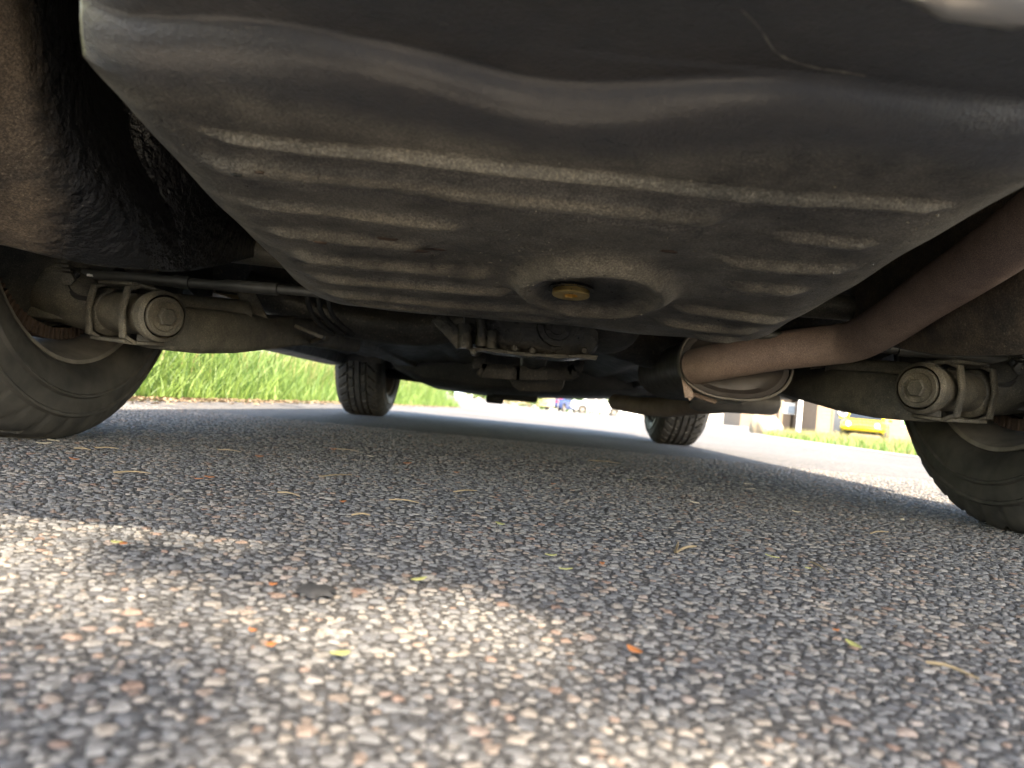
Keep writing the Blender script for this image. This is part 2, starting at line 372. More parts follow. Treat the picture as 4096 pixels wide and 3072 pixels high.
for i in range(16):
    s = np.where(which == i)[0]; V, Fc = SH[i]
    vx = V[None, :, 0]*ex[s, :1]; vy = V[None, :, 1]*ex[s, 1:]; c, d = np.cos(ang[s])[:, None], np.sin(ang[s])[:, None]; r = rest[s, 2][:, None]
    P = np.stack([rest[s, 0][:, None]+r*(vx*c-vy*d), rest[s, 1][:, None]+r*(vx*d+vy*c), oz[s][:, None]+r*V[None, :, 2]*hz[s][:, None]], -1).reshape(-1, 3)
    base = sum(len(q) for q in Vs); Fs.append((Fc[None]+np.arange(len(s))[:, None, None]*nv+base).reshape(-1, 3)); Vs.append(P); tone.append(np.repeat(tn[s], nv))
Vs = np.concatenate(Vs); Fs = np.concatenate(Fs); tone = np.concatenate(tone)
me = bpy.data.meshes.new('asphalt_stones'); me.vertices.add(len(Vs)); me.vertices.foreach_set('co', Vs.ravel()); me.loops.add(len(Fs)*3); me.loops.foreach_set('vertex_index', Fs.ravel().astype(np.int32))
me.polygons.add(len(Fs)); me.polygons.foreach_set('loop_start', np.arange(0, len(Fs)*3, 3, dtype=np.int32)); me.polygons.foreach_set('use_smooth', np.concatenate([np.full(int((which == q).sum())*21, q % 3 == 0) for q in range(16)])); me.update(calc_edges=True); me.validate()
a_ = me.attributes.new('tone', 'FLOAT', 'POINT'); a_.data.foreach_set('value', tone.astype(np.float32))
tag(link('asphalt_stones', me, m_stone, road), kind='stuff')
print('stones', len(stones))
# grass: blades as one mesh per patch
def blades(name, pts, hmin, hmax, wd, mat, lean=.5, seg=3):
    V = []; Fc = []; n = 0
    for (x, y, z, s) in pts:
        h = rng.uniform(hmin, hmax)*s; a = rng.uniform(0, 2*PI); l = rng.uniform(.1, lean)*h; dx, dy = math.cos(a), math.sin(a); px, py = -dy, dx; ww = wd*rng.uniform(.6, 1.3)
        b = rng.uniform(0, PI); px, py = math.cos(b), math.sin(b)
        for i in range(seg+1):
            t = i/seg; wv = ww*(1-t**1.6)+.0003; cxp, cyp, cz = x+dx*l*t*t, y+dy*l*t*t, z+h*t*(1-.18*t*(lean))
            V += [(cxp-px*wv, cyp-py*wv, cz), (cxp+px*wv, cyp+py*wv, cz)]
            if i: Fc.append((n+2*i-2, n+2*i-1, n+2*i+1, n+2*i))
        n += 2*(seg+1)
    me = bpy.data.meshes.new(name); me.from_pydata(V, [], Fc); me.update(); shade(me)
    return link(name, me, mat)
VE = [(1.6, -1.4), (2.6, -1.36), (6, -1.45), (9, -1.25), (13.4, -1.0), (13.9, -1.25)]
pts = []
for _ in range(26000):
    y = 1.7+12.1*rng.random()**1.5; e = np.interp(y, *zip(*VE)); d = rng.random()**1.5*2.6
    x = e-d-.04*rng.random(); pts.append((x, y, gz(x, y)-.01, min(1., .22+d*2.2)*rng.uniform(.7, 1.2)))
tag(blades('verge_grass', pts, .28, .62, .0042, m_grass, .75), 'tall bright green grass verge along the left road edge', 'grass', kind='stuff')
pts = []
for _ in range(2600):
    y = 1.7+11*rng.random()**1.4; e = np.interp(y, *zip(*VE)); x = e-.25-rng.random()*2; pts.append((x, y, gz(x, y), 1.))
tag(blades('seed_grass', pts, .55, .85, .003, m_dry, .5), 'pale yellow seed stalks standing in the green verge', 'grass', kind='stuff')
def isl(n, y0, y1, w0, w1, f):
    out = []
    for _ in range(n):
        y = y0+(y1-y0)*rng.random(); e = np.interp(y, [4, 6.6, 12, 18, 24, 34], [3.2, 3.65, 4.7, 5.9, 8.6, 12.5]); x = e+w0+(w1-w0)*rng.random()
        out.append((x, y, gz(x, y)-.01, f(x, y)))
    return out
tag(blades('island_grass', isl(9000, 8, 24, 0, 6, lambda x, y: rng.uniform(.4, 1.)), .10, .24, .011, m_grass, .7), 'low green grass on the island beside the pale house', 'grass', kind='stuff')
tag(blades('meadow_grass', isl(15000, 5.5, 26, .12, 6, lambda x, y: rng.uniform(.5, 1.)*min(1., .3+.2*(x-3))), .14, .36, .006, m_dry, .6), 'dry straw-coloured grass in front of the yellow car', 'grass', kind='stuff')
# dry litter swept against the verge
V_, F_ = [], []
for i in range(2600):
    y = 1.9+11*rng.random()**1.7; x = np.interp(y, *zip(*VE))-.03+abs(rng.normal(0, .10)); a = rng.uniform(0, PI); q = rng.uniform(.006, .022); c, d = math.cos(a)*q, math.sin(a)*q; n = len(V_); z = .004+rng.uniform(0, .006)
    V_ += [(x-c, y-d, z), (x+d*.35, y-c*.35, z+rng.uniform(.001, .010)), (x+c, y+d, z+.002), (x-d*.35, y+c*.35, z+.004)]; F_.append((n, n+1, n+2, n+3))
m_litter = leafmat('dry_litter', (.10, .060, .030), (.34, .25, .15), .1)
tag(link('leaf_litter', mesh('leaf_litter', V_, F_), m_litter), 'brown dry leaf litter swept along the edge of the verge', 'leaf litter', kind='stuff')
# ------------------------------------------------------------------ car shells
def make_wheel(name, parent, loc, side, R=.31, wd=.195, detail=False):
    """side = +1: the outer face looks to +x"""
    wh = empty(name, loc); wh.parent = parent
    key = ('tyre', R, wd, detail)
    if key not in CACHE:
        h = wd/2; na = 440 if detail else 40
        prof = [(-.85*h, R*.655), (-.97*h, R*.665), (-1.06*h, R*.70), (-1.11*h, R*.76), (-1.118*h, R*.785), (-1.145*h, R*.792), (-1.145*h, R*.800), (-1.10*h, R*.808), (-1.085*h, R*.84), (-1.06*h, R*.868), (-1.085*h, R*.876), (-1.08*h, R*.886), (-1.025*h, R*.894), (-.98*h, R*.93), (-.91*h, R*.962), (-.84*h, R*.982)]
        tr = np.linspace(-.79, .79, 41 if detail else 9)
        prof2 = prof+[(t*h, R*(1-.012*(t/.79)**4)) for t in tr]+[(-a, b) for a, b in prof[::-1]]
        V = []; m = len(prof2); ntr = len(tr)
        for j in range(na):
            th = 2*PI*j/na
            for i, (a, r) in enumerate(prof2):
                rr = r; t = a/h
                if detail and len(prof) <= i < len(prof)+ntr:
                    g = any(abs(t-q) < .045 for q in (-.42, -.14, .14, .42))
                    ph = (j + (12*t if abs(t) < .45 else 20*abs(t))) % 11
                    if g or (ph < 2.2 and abs(t) > .18) : rr -= .009
                elif detail and len(prof)-3 <= i < len(prof) or detail and len(prof)+ntr <= i < len(prof)+ntr+3:
                    if (j+20*abs(t)) % 11 < 2.2: rr -= .003
                V.append((a, rr*math.cos(th), rr*math.sin(th)))
        Fc = [(j*m+i, j*m+i+1, ((j+1) % na)*m+i+1, ((j+1) % na)*m+i) for j in range(na) for i in range(m-1)]
        me = mesh('tyre', V, Fc, True, 40); me.materials.append(m_tyre)
        bm = bmesh.new(); bm.from_mesh(me); bmesh.ops.recalc_face_normals(bm, faces=bm.faces); bm.to_mesh(me); bm.free()
        b = MB(); n = 64 if detail else 28
        b.lathe([(-.88*h, R*.652), (-.92*h, R*.66), (-.95*h, R*.658), (-.93*h, R*.640), (-.86*h, R*.632), (-.62*h, R*.612), (-.30*h, R*.585), (-.1*h, R*.575), (.35*h, R*.575), (.7*h, R*.60), (.80*h, R*.622), (.93*h, R*.635), (.95*h, R*.658), (.88*h, R*.652)], (0, 0, 0), (1, 0, 0), n)
        ns = 12
        for q in range(ns):
            th = 2*PI*q/ns; c, s = math.cos(th), math.sin(th)
            rot = np.array([[1, 0, 0], [0, c, -s], [0, s, c]])
            b.box(rot @ np.array([.48*h, 0, R*.44]), (.012, R*.10, R*.33), rot)
        b.lathe([(.40*h, R*.32), (.55*h, R*.30), (.58*h, R*.12), (.66*h, R*.10), (.66*h, .001)], (0, 0, 0), (1, 0, 0), n)
        b.lathe([(.38*h, .001), (.38*h, R*.32), (.40*h, R*.32)], (0, 0, 0), (1, 0, 0), n)
        me2 = mesh('rim', b.v, b.f); bm = bmesh.new(); bm.from_mesh(me2); bmesh.ops.recalc_face_normals(bm, faces=bm.faces); bm.to_mesh(me2); bm.free(); shade(me2, True, 40); me2.materials.append(m_rim)
        CACHE[key] = (me, me2)
    me, me2 = CACHE[key]
    t = link('tyre', me, None, wh); r = link('rim', me2, None, wh)
    if side < 0: t.rotation_euler = r.rotation_euler = (0, 0, PI)
    return wh
CACHE = {}
def car_shell(root, L, W, H, axles, paint, y0=0., zs=.22, round_=0., detail=False, hood=.80, rear_low=.42):
    """outer body: rear at y0, front at y0+L (local), wheels at axles"""
    ys = np.unique(np.concatenate([np.linspace(0, L, 40)]+[a+np.linspace(-.37, .37, 25) for a in axles])); wv = W/2
    belt = hood-.02
    def zlow(s):
        z = zs
        for a in axles:
            d = abs(s-a)
            if d < .365: z = max(z, .30+math.sqrt(.365**2-d*d))
        e = min(s/.55, 1); z = max(z, rear_low-(rear_low-zs)*sm(e)); e = min((L-s)/.5, 1); z = max(z, .34-(.34-zs)*sm(e)); return z
    def hw(s):
        return wv*(1-.10*(1-sm(min(s/.5, 1)))-.16*(1-sm(min((L-s)/.7, 1))))
    def deck(s):
        t = s/L; base = hood+.06
        return base-.16*(1-sm(min((L-s)/.9, 1)))*(1+round_)-.05*(1-sm(min(s/.35, 1)))-.04*t
    G = []
    for s in ys:
        zl, w_, d = zlow(s), hw(s), deck(s); zl = min(zl, d-.12); zb = d-.10
        half = [(w_*.965, zl), (w_*.99, zl+(zb-zl)*.35), (w_, zl+(zb-zl)*.62), (w_*.99, zb-.02), (w_*.955, zb+.04), (w_*.86, d-.02), (w_*.5, d+.01), (0, d+.025)]
        row = [(x, y0+s, z) for x, z in half]+[(-x, y0+s, z) for x, z in half[::-1][1:]]
        G.append(row)
    G = np.array(G); b = MB(); me = gridmesh('body', G)
    bm = bmesh.new(); bm.from_mesh(me); nC = G.shape[1]; bm.verts.ensure_lookup_table()
    bm.faces.new([bm.verts[i] for i in range(nC)]); nr = G.shape[0]; bm.faces.new([bm.verts[(nr-1)*nC+i] for i in range(nC)][::-1])
    bmesh.ops.recalc_face_normals(bm, faces=bm.faces); bm.to_mesh(me); bm.free(); shade(me, True, 50)
    link('body', me, paint, root)
    # cabin
    a0, a1, r0, r1 = L*.20, L*.70, L*.32, L*.56; zb = hood+.03; wb, wr = wv*.90, wv*.70
    def ring(ya, yb, w_, z, cr): return [(-w_, ya+cr, z), (-w_+cr, ya, z), (w_-cr, ya, z), (w_, ya+cr, z), (w_, yb-cr, z), (w_-cr, yb, z), (-w_+cr, yb, z), (-w_, yb-cr, z)]
    rings = [ring(y0+a0, y0+a1, wb, zb-.06, .05), ring(y0+r0-.04, y0+r1+.06, wr+.015, H-.07, .08), ring(y0+r0+.05, y0+r1-.04, wr-.05, H-.01, .10), ring(y0+r0+.25, y0+r1-.22, wr-.22, H, .12)]
    b = MB(); vv = [q for r in rings for q in r]; ff = [(i*8+k, i*8+(k+1) % 8, (i+1)*8+(k+1) % 8, (i+1)*8+k) for i in range(3) for k in range(8)]+[tuple(24+k for k in range(8))]
    b.add(vv, ff); b.build('cabin', paint, root, True, 50)
    def pane(name, A, B, C, D, inset=.07, lift=.006):
        A, B, C, D = (np.array(q, float) for q in (A, B, C, D)); c = (A+B+C+D)/4; n = np.cross(B-A, D-A); n /= np.linalg.norm(n)
        if n @ (c-np.array([0, y0+L*.45, .7])) < 0: n = -n
        P = [q+(c-q)*inset+n*lift for q in (A, B, C, D)]; Q = [p-n*.004 for p in P]
        MB().add(P+Q, [(0, 1, 2, 3), (7, 6, 5, 4), (0, 4, 5, 1), (1, 5, 6, 2), (2, 6, 7, 3), (3, 7, 4, 0)]).build(name, m_glass, root)
    R0, R1 = rings[0], rings[1]
    up = lambda A, B, t=.16: tuple(np.array(A)+(np.array(B)-np.array(A))*t)
    pane('windscreen', up(R0[6], R1[6]), up(R0[5], R1[5]), R1[5], R1[6]); pane('rear_window', up(R0[1], R1[1]), up(R0[2], R1[2]), R1[2], R1[1])
    for s in (-1, 1):
        i0, i1 = (0, 7) if s < 0 else (3, 4)
        A, B, C, D = map(np.array, (up(R0[i0], R1[i0]), up(R0[i1], R1[i1]), R1[i1], R1[i0])); mA, mD = A+(B-A)*.48, D+(C-D)*.48
        pane('side_window', A, mA, mD, D, .08); pane('side_window', mA, B, C, mD, .08)
        b = MB(); b.lathe([(0, .001), (.0, .085), (-.012, .092), (-.05, .085)], (s*hw(L)*.72, y0+L+.012, hood-.17), (0, 1, .15), 20); b.build('headlight', m_lamp, root, True, 40)
        b = MB(); b.box((s*hw(0)*.74, y0-.008, hood-.15), (.26, .05, .13)); b.build('tail_light', m_red, root, bevel=.015)
        b = MB(); b.box((s*(wv+.07), y0+L*.63, hood+.09), (.13, .07, .10)); b.build('wing_mirror', paint, root, bevel=.025)
    for yy, n_, zz in ((y0-.05, 'rear_bumper', .50), (y0+L+.05, 'front_bumper', .44)):
        sgn = -1 if yy < y0 else 1
        b = MB(); b.tube([(-wv*.93, yy-sgn*.28, zz), (-wv*.90, yy-sgn*.08, zz), (-wv*.72, yy, zz), (0, yy+sgn*.02, zz), (wv*.72, yy, zz), (wv*.90, yy-sgn*.08, zz), (wv*.93, yy-sgn*.28, zz)], .055, 12, ell=(.8, 1.2)); b.build(n_, m_black if detail else paint, root, True, 60)
    b = MB(); b.box((0, y0-.015, hood-.16), (.46, .012, .11)); b.build('number_plate', m_white, root, bevel=.004)
# ------------------------------------------------------------------ the parked car overhead
car = empty('parked_car', (0, 0, 0), 0, 'old cream car standing on asphalt, its rusty underside and four wheels seen from behind', 'car')
YR, YF = 1.0125, 3.503
car_shell(car, 4.28, 1.74, 1.32, (YR-.10, YF-.10), m_cream, y0=.10, zs=.21, detail=True, hood=.82, rear_low=.44)
for n_, x, y, s in (('wheel', -.716, YR, -1), ('wheel', .716, YR, 1), ('wheel', -.716, YF, -1), ('wheel', .716, YF, 1)):
    wh = make_wheel(n_, car, (x, y, .3085), s, .31, .195, True)
    # brake drum with cast fins on the inner side
    b = MB(); i = -s
    b.lathe([(.0*i, .170), (.046*i, .1735), (.052*i, .172), (.052*i, .160), (.03*i, .155)], (0, 0, 0), (1, 0, 0), 96)
    for q in range(110):
        th = 2*PI*q/110; c, s_ = math.cos(th), math.sin(th); rot = np.array([[1, 0, 0], [0, c, -s_], [0, s_, c]])
        b.box(rot @ np.array([.055*i, 0, .1655]), (.010, .0042, .016), rot)
    b.build('brake_drum', m_drum, wh, angle=30)
    b = MB(); b.lathe([(.01*i, .165), (.045*i, .156), (.072*i, .10), (.10*i, .085), (.125*i, .05), (.13*i, .001)], (0, 0, 0), (1, 0, 0), 48); b.build('backing_plate', m_arm if y < 2 else m_black, wh, True, 40)
# floor pan, sills, tunnel
def tunnelz(x): return .155*math.exp(-(x/.17)**4)
b = MB()
xs = np.linspace(-.76, .76, 61); ysf = np.linspace(1.38, 3.1, 30)
G = np.array([[(x, y, .255+tunnelz(x)+.006*math.sin(x*60)*(abs(x) > .22)-.012*(abs(abs(x)-.42) < .04)) for x in xs] for y in ysf])
link('floor_pan', gridmesh('floor_pan', G), m_floor, car)
xs = np.linspace(-.60, .60, 25); G = np.array([[(x, y, z) for x in xs] for y, z in ((.26, .46), (.34, .42), (.6, .41), (.95, .42), (1.1, .44), (1.28, .40), (1.36, .31), (1.39, .262))])
link('boot_floor', gridmesh('boot_floor', G), m_floor, car)
for s in (-1, 1):
    b = MB(); b.prism([(.735, .262), (.748, .214), (.80, .204), (.845, .208), (.862, .24), (.862, .30), (.735, .30)], 1.36, 3.12, lambda a, c, h: (s*a, h, c)); b.build('sill', m_floor, car, bevel=.006)
    # wheel housings
    for yc in (YR, YF):
        b = MB(); n = 14
        vv = []; ff = []
        for j in range(n+1):
            th = PI*(-.06+1.12*j/n)
            for x in (.600, .84): vv.append((s*x, yc+.37*math.cos(th), .30+.37*math.sin(th)))
        ff = [(2*j, 2*j+1, 2*j+3, 2*j+2) for j in range(n)]
        vv.append((s*.60, yc, .30)); ff += [(2*j, 2*j+2, len(vv)-1) for j in range(n)]
        o = b.add(vv, ff).build('wheel_housing', m_floor, car, True, 40)
# inner wings close the bay beside the front wheels
for s in (-1, 1):
    MB().box((s*.602, 3.5, .62), (.006, 1.6, .56)).build('inner_wing', m_floor, car)
MB().box((0, 3.55, .60), (1.19, 1.5, .006)).build('bay_floor', m_floor, car)
# ------------------------------------------------------------------ fuel tank: ribbed pan hanging below the boot
TXL, TXR, TYR_, TYF = -.262, .243, .318, .845
def tank_surface():
    NX, NY = 280, 560
    xc, xh = (TXL+TXR)/2, (TXR-TXL)/2
    # profile along y: s -> (y, z); from the top of the rear wall, over the fold, along the bottom, round the front edge and up
    prof = [(.196, .43), (.196, .33), (.200, .276), (.215, .2655), (.25, .2635), (.295, .2628), (.318, .2627), (.331, .2622), (.3350, .2608), (.3368, .2583), (.3388, .2550), (.3418, .2517), (.3465, .2483), (.3535, .2453), (.3630, .2428), (.377, .2403), (.40, .2377), (.50, .2277), (.60, .2177), (.70, .2077), (.78, .1997), (.815, .1965), (.838, .1985), (.850, .2080), (.856, .225), (.862, .30), (.864, .42)]
    P = catmull(np.array(prof), NY)
    # even spacing
    dl = np.concatenate([[0], np.cumsum(np.linalg.norm(np.diff(P, axis=0), axis=1))]); wgt = dl
    tt = np.linspace(0, dl[-1], NY); P = np.stack([np.interp(tt, wgt, P[:, i]) for i in (0, 1)], 1)
    V = np.zeros((NY, NX, 3))
    u = np.linspace(-1, 1, NX)
    # side curl: param over the width incl. the walls going up on both sides
    for i, (y, z) in enumerate(P):
        cr = .05
        k_ = 1.0
        if y > .80: k_ = 1-.16*max(0, (y-.80)/.065)**2.2      # corners of the front edge
        if y < .33: k_ = 1-.02*(.33-y)/.07
        for j, a in enumerate(u):
            s = abs(a); sg = 1 if a > 0 else -1
            if s < .90:
                x = s/.90*.985*xh*k_; dz = .0
                e = s/.90
                dz = .010*max(0, (e-.86)/.14)**2
            else:
                f = (s-.90)/.10; x = xh*k_*(.985+.015*math.sin(min(1, f*3)*PI/2)); dz = .010+.16*f
            if sg < 0: x *= float(np.interp(y, [.20, .30, .33, .36, .5], [.70, .80, .915, .97, 1.]))
            V[i, j] = (xc+sg*x, y, z+dz)
    # the fold wanders: bulge of the rear wall
    X, Y, Z = V[..., 0], V[..., 1], V[..., 2]
    xq = np.linspace(-.30, .30, 601); yq = np.interp(xq, [-.25, -.22, -.136, -.08, -.04, 0, .077, .179, .24], [-.004, -.007, -.016, -.003, .018, .014, -.010, -.007, -.002])
    kern = np.exp(-(np.arange(-60, 61)/26.)**2); yq = np.convolve(np.pad(yq, 60, 'edge'), kern/kern.sum(), 'valid'); yf = np.interp(X, xq, yq)+.006
    Y += yf*np.clip((.42-Y)/.08, 0, 1)*np.clip((Y-.20)/.08, 0, 1)
    Z += .0016*np.sin(X*13+1)*np.sin(Y*11)*(Y > .33)
    Z += .0006*np.sin(X*47+Y*30)+.0005*np.sin(X*31-Y*61+2)
    # pressed beads: (y, x0, x1, half width, depth), negative depth hangs down
    beads = [(.412, -.22, .212, .0055, -.0045), (.424, -.215, .205, .008, .0030), (.452, -.235, .10, .013, -.0055), (.4755, -.225, .092, .008, .0040),
             (.515, -.235, -.060, .008, -.0045), (.533, -.23, -.07, .006, .0035), (.571, -.235, -.095, .010, -.0050), (.590, -.235, -.09, .006, .0030), (.632, -.235, -.045, .013, -.0055), (.655, -.235, -.06, .007, .0040), (.688, -.235, -.03, .011, -.0055), (.712, -.235, -.02, .007, .0035), (.752, -.235, .06, .010, -.0050), (.785, -.225, .02, .008, -.0040),
             (.480, .115, .205, .008, -.0040), (.537, .10, .215, .009, -.0045), (.555, .11, .20, .006, .0035), (.600, .125, .205, .011, -.0050), (.622, .13, .2, .007, .003), (.692, .10, .225, .010, -.0050), (.712, .11, .22, .006, .0035), (.748, .095, .220, .010, -.0050), (.800, .145, .215, .009, -.0045)]
    for yb, x0, x1, hw_, dp in beads:
        yy = yb+.012*(X-(-.23))*(1 if x0 < 0 and yb < .52 else .3)
        e = np.clip((X-x0)/.03, 0, 1)*np.clip((x1-X)/.022, 0, 1); e = e*e*(3-2*e)
        Z += 1.3*dp*e*np.exp(-np.abs((Y-yy)/(.8*hw_))**2.8)
    # dish round the drain plug
    dx, dy = X-.034, Y-.645; rr = np.sqrt((dx/.066)**2+(dy/.082)**2)
    flat = np.exp(-np.clip(rr-1.02, 0, 9)**2/.02)
    Z += np.where(rr < 1.4, -.0125*np.exp(-((rr-.90)/.17)**2)-.002*np.exp(-(rr/.75)**4), 0)
    return V
TV = tank_surface()
tme = gridmesh('fuel_tank', TV); tat = tme.attributes.new('gloss', 'FLOAT', 'POINT')
tat.data.foreach_set('value', sm((.392-TV[..., 1]+.016*np.sin(TV[..., 0]*19+2))/.03).ravel().astype(np.float32))
tank = link('fuel_tank', tme, m_tank, car)
PLUG = np.array([.0155, .657, .2098]); nrm = np.array([0, -.10, -1.]); nrm /= np.linalg.norm(nrm)
b = MB(); b.lathe([(-.006, .0120), (0, .0122), (.0003, .0155), (.0009, .0164), (.0045, .0166), (.0053, .0160), (.0055, .0080)], PLUG, nrm, 48)
hx = []
o_ = PLUG; a_x = np.array([1., 0, 0]); b_x = np.cross(nrm, a_x)
n6 = 48
ring_o = [o_+nrm*.0055+.0080*(math.cos(2*PI*k/n6)*a_x+math.sin(2*PI*k/n6)*b_x) for k in range(n6)]
def hexr(t, R):
    t = (t+PI/12) % (PI/3)-PI/6; return R*math.cos(PI/6)/math.cos(t)
ring_i = [o_+nrm*.0052+hexr(2*PI*k/n6, .0066)*(math.cos(2*PI*k/n6)*a_x+math.sin(2*PI*k/n6)*b_x) for k in range(n6)]
ring_d = [q-nrm*.004 for q in ring_i]
ff = [(k, (k+1) % n6, n6+(k+1) % n6, n6+k) for k in range(n6)]+[(n6+k, n6+(k+1) % n6, 2*n6+(k+1) % n6, 2*n6+k) for k in range(n6)]+[tuple(2*n6+k for k in range(n6))]
b.add(ring_o+ring_i+ring_d, ff); pl = b.build('drain_plug', m_brass, tank, True, 30); pl['label'] = 'brass drain plug with hexagon socket'
b = MB(); b.lathe([(-.003, .019), (.0002, .0205), (.0006, .0190), (.0006, .012)], PLUG, nrm, 40); b.build('sealing_ring', m_oil, tank, True, 40)
# rust scabs and dirt crumbs that stick to the tank
def tank_point(x, y):
    d = (TV[..., 0]-x)**2+(TV[..., 1]-y)**2+np.where(TV[..., 2] > .25, 1, 0); i = np.unravel_index(np.argmin(d), d.shape); return TV[i]
def flake(rx, ry, th, seed, n=11):
    r_ = random.Random(seed); vv = []
    for k in range(n):
        a = 2*PI*k/n; q = r_.uniform(.55, 1.1); vv.append((rx*q*math.cos(a), ry*q*math.sin(a), 0))
    vv2 = [(x*.8, y*.8, -th*r_.uniform(.6, 1)) for x, y, _ in vv]
    return vv+vv2+[(0, 0, -th)], [(k, (k+1) % n, n+(k+1) % n, n+k) for k in range(n)]+[(n+k, n+(k+1) % n, 2*n) for k in range(n)]
for i, (x, y, rx, ry) in enumerate([(-.118, .578, .017, .007), (-.132, .562, .010, .004), (-.10, .585, .011, .004), (-.185, .572, .007, .005), (-.205, .45, .004, .003), (-.19, .447, .004, .002), (.075, .535, .008, .005)]):
    p = tank_point(x, y); v_, f_ = flake(rx, ry, .0012, i); MB().add([(p[0]+a, p[1]+b_, p[2]+c+.0004) for a, b_, c in v_], f_).build('rust_scab', m_drum if i != 4 else m_black, tank, True, 60)
b = MB()
for i in range(520):
    if i < 300: x, y = rng.normal(-.035, .05), rng.normal(.60, .06)
    else: x, y = rng.uniform(-.24, .22), rng.uniform(.40, .82)
    if (x-.0165)**2+(y-.660)**2 < .0011: continue
    p = tank_point(x, y); r = rng.uniform(.0005, .0014)
    v_, f_ = flake(r, r*rng.uniform(.6, 1.6), r*.8, i, 5); b.add([(p[0]+a, p[1]+b_, p[2]+c+.0002) for a, b_, c in v_], f_)
tag(b.build('dirt_crumbs', m_tank, tank), kind='stuff')
for poly in ([(1600, 20), (1640, 60), (1672, 108), (1706, 130), (1760, 146), (1822, 156), (1868, 164)],):
    MB().tube(catmull([ground(u, v, .2575) for u, v in poly], 26), [.0001+.0005*abs(math.sin(i*1.9)*math.sin(i*.7)) for i in range(26)], 6).build('peeled_edge', m_tank, tank, True)
# ------------------------------------------------------------------ rear valance and tow lug
VL = at(2000, 1, .192); vy, vz = VL[1], VL[2]
b = MB(); pr = [(vy-.08, .47), (vy-.07, .40), (vy-.05, .34), (vy-.022, vz+.035), (vy-.008, vz+.012), (vy-.004, vz+.003), (vy, vz), (vy+.004, vz+.003), (vy+.004, vz+.012), (vy-.006, vz+.04)]
nX = 40; vv = []
for j, x in enumerate(np.linspace(-.74, .74, nX)):
    k_ = .06*abs(x/.74)**3
    lift = .22*max(sm((-x+.06)/.10), sm((x-.21)/.10))
    vv += [(x, y+k_, z+(lift*np.clip((.47-z)/(.47-vz), 0, 1))) for y, z in pr]
np_ = len(pr); b.add(vv, [(j*np_+i, j*np_+i+1, (j+1)*np_+i+1, (j+1)*np_+i) for j in range(nX-1) for i in range(np_-1)])
b.build('rear_valance', m_cream, car, True, 60)
c0 = at(2140, -72, .192)
b = MB(); b.tube([c0+np.array([-.030, .012, .02]), c0+np.array([-.022, .004, .002]), c0+np.array([-.008, 0, -.006]), c0+np.array([.008, 0, -.0065]), c0+np.array([.024, .002, .0]), c0+np.array([.04, .012, .02])], [.0065, .0072, .0080, .0084, .0088, .009], 18)
b.build('tow_lug', m_chrome, car, True, 70)
# ------------------------------------------------------------------ boot wells each side
def ctl(rows, n, m): return catmull(catmull(np.array([[at(*q) for q in r] for r in rows]), n, 0), m, 1)
rowsL = [[(-260, -420, .38), (-120, -420, .40), (0, -400, .42), (60, -380, .45), (120, -350, .50), (170, -300, .58), (230, -200, .68), (320, -60, .84)],
         [(-260, -70, .43), (-120, -60, .45), (0, -50, .47), (50, -40, .49), (110, -30, .53), (160, -10, .60), (210, 30, .68), (290, 150, .84)],
         [(-260, 190, .47), (-120, 200, .50), (0, 215, .53), (90, 230, .555), (170, 250, .60), (240, 280, .67), (300, 310, .76), (390, 380, .92)],
         [(-260, 370, .53), (-120, 380, .555), (0, 400, .585), (120, 420, .61), (220, 425, .64), (310, 440, .70), (390, 460, .80), (500, 500, .98)],
         [(-260, 455, .575), (-120, 470, .60), (0, 490, .63), (105, 515, .65), (205, 530, .675), (305, 540, .715), (400, 545, .80), (530, 535, 1.0)],
         [(-260, 482, .60), (-120, 502, .62), (0, 527, .655), (100, 551, .675), (200, 570, .70), (300, 578, .73), (400, 581, .80), (540, 552, 1.02)]]
G = ctl(rowsL, 110, 120)
last = G[-1]; G = np.concatenate([G, [last+np.array([0, .012, .000])], [last+np.array([0, .022, .006])], [last+np.array([0, .03, .10])], [last+np.array([0, .04, .26])]])
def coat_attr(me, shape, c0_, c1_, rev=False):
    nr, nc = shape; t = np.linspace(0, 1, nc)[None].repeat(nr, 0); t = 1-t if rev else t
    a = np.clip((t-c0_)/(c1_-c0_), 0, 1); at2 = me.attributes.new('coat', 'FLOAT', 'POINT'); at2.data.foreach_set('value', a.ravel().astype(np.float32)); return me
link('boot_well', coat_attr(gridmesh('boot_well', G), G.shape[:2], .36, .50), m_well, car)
rowsR = [[(1840, 150, .98), (1950, 150, .86), (2060, 100, .74), (2160, 40, .64), (2260, -60, .56), (2400, -150, .48), (2560, -250, .42)],
         [(1850, 560, 1.0), (1950, 560, .90), (2050, 540, .80), (2150, 510, .72), (2250, 480, .655), (2370, 440, .60), (2520, 400, .56)],
         [(1850, 660, 1.0), (1945, 680, .90), (2040, 675, .80), (2130, 655, .735), (2230, 632, .68), (2350, 600, .64), (2500, 570, .61)],
         [(1850, 705, 1.0), (1945, 728, .90), (2040, 735, .81), (2130, 735, .745), (2230, 728, .70), (2350, 705, .66), (2500, 680, .635)],
         [(1850, 722, 1.02), (1940, 748, .91), (2035, 764, .82), (2130, 767, .755), (2230, 763, .71), (2350, 742, .67), (2500, 710, .645)]]
G = ctl(rowsR, 90, 100); last = G[-1]; G = np.concatenate([G, [last+np.array([0, .012, .000])], [last+np.array([0, .022, .006])], [last+np.array([0, .03, .10])], [last+np.array([0, .04, .26])]])
link('boot_well', coat_attr(gridmesh('boot_well', G, True), G.shape[:2], 2., 3., True), m_well, car)
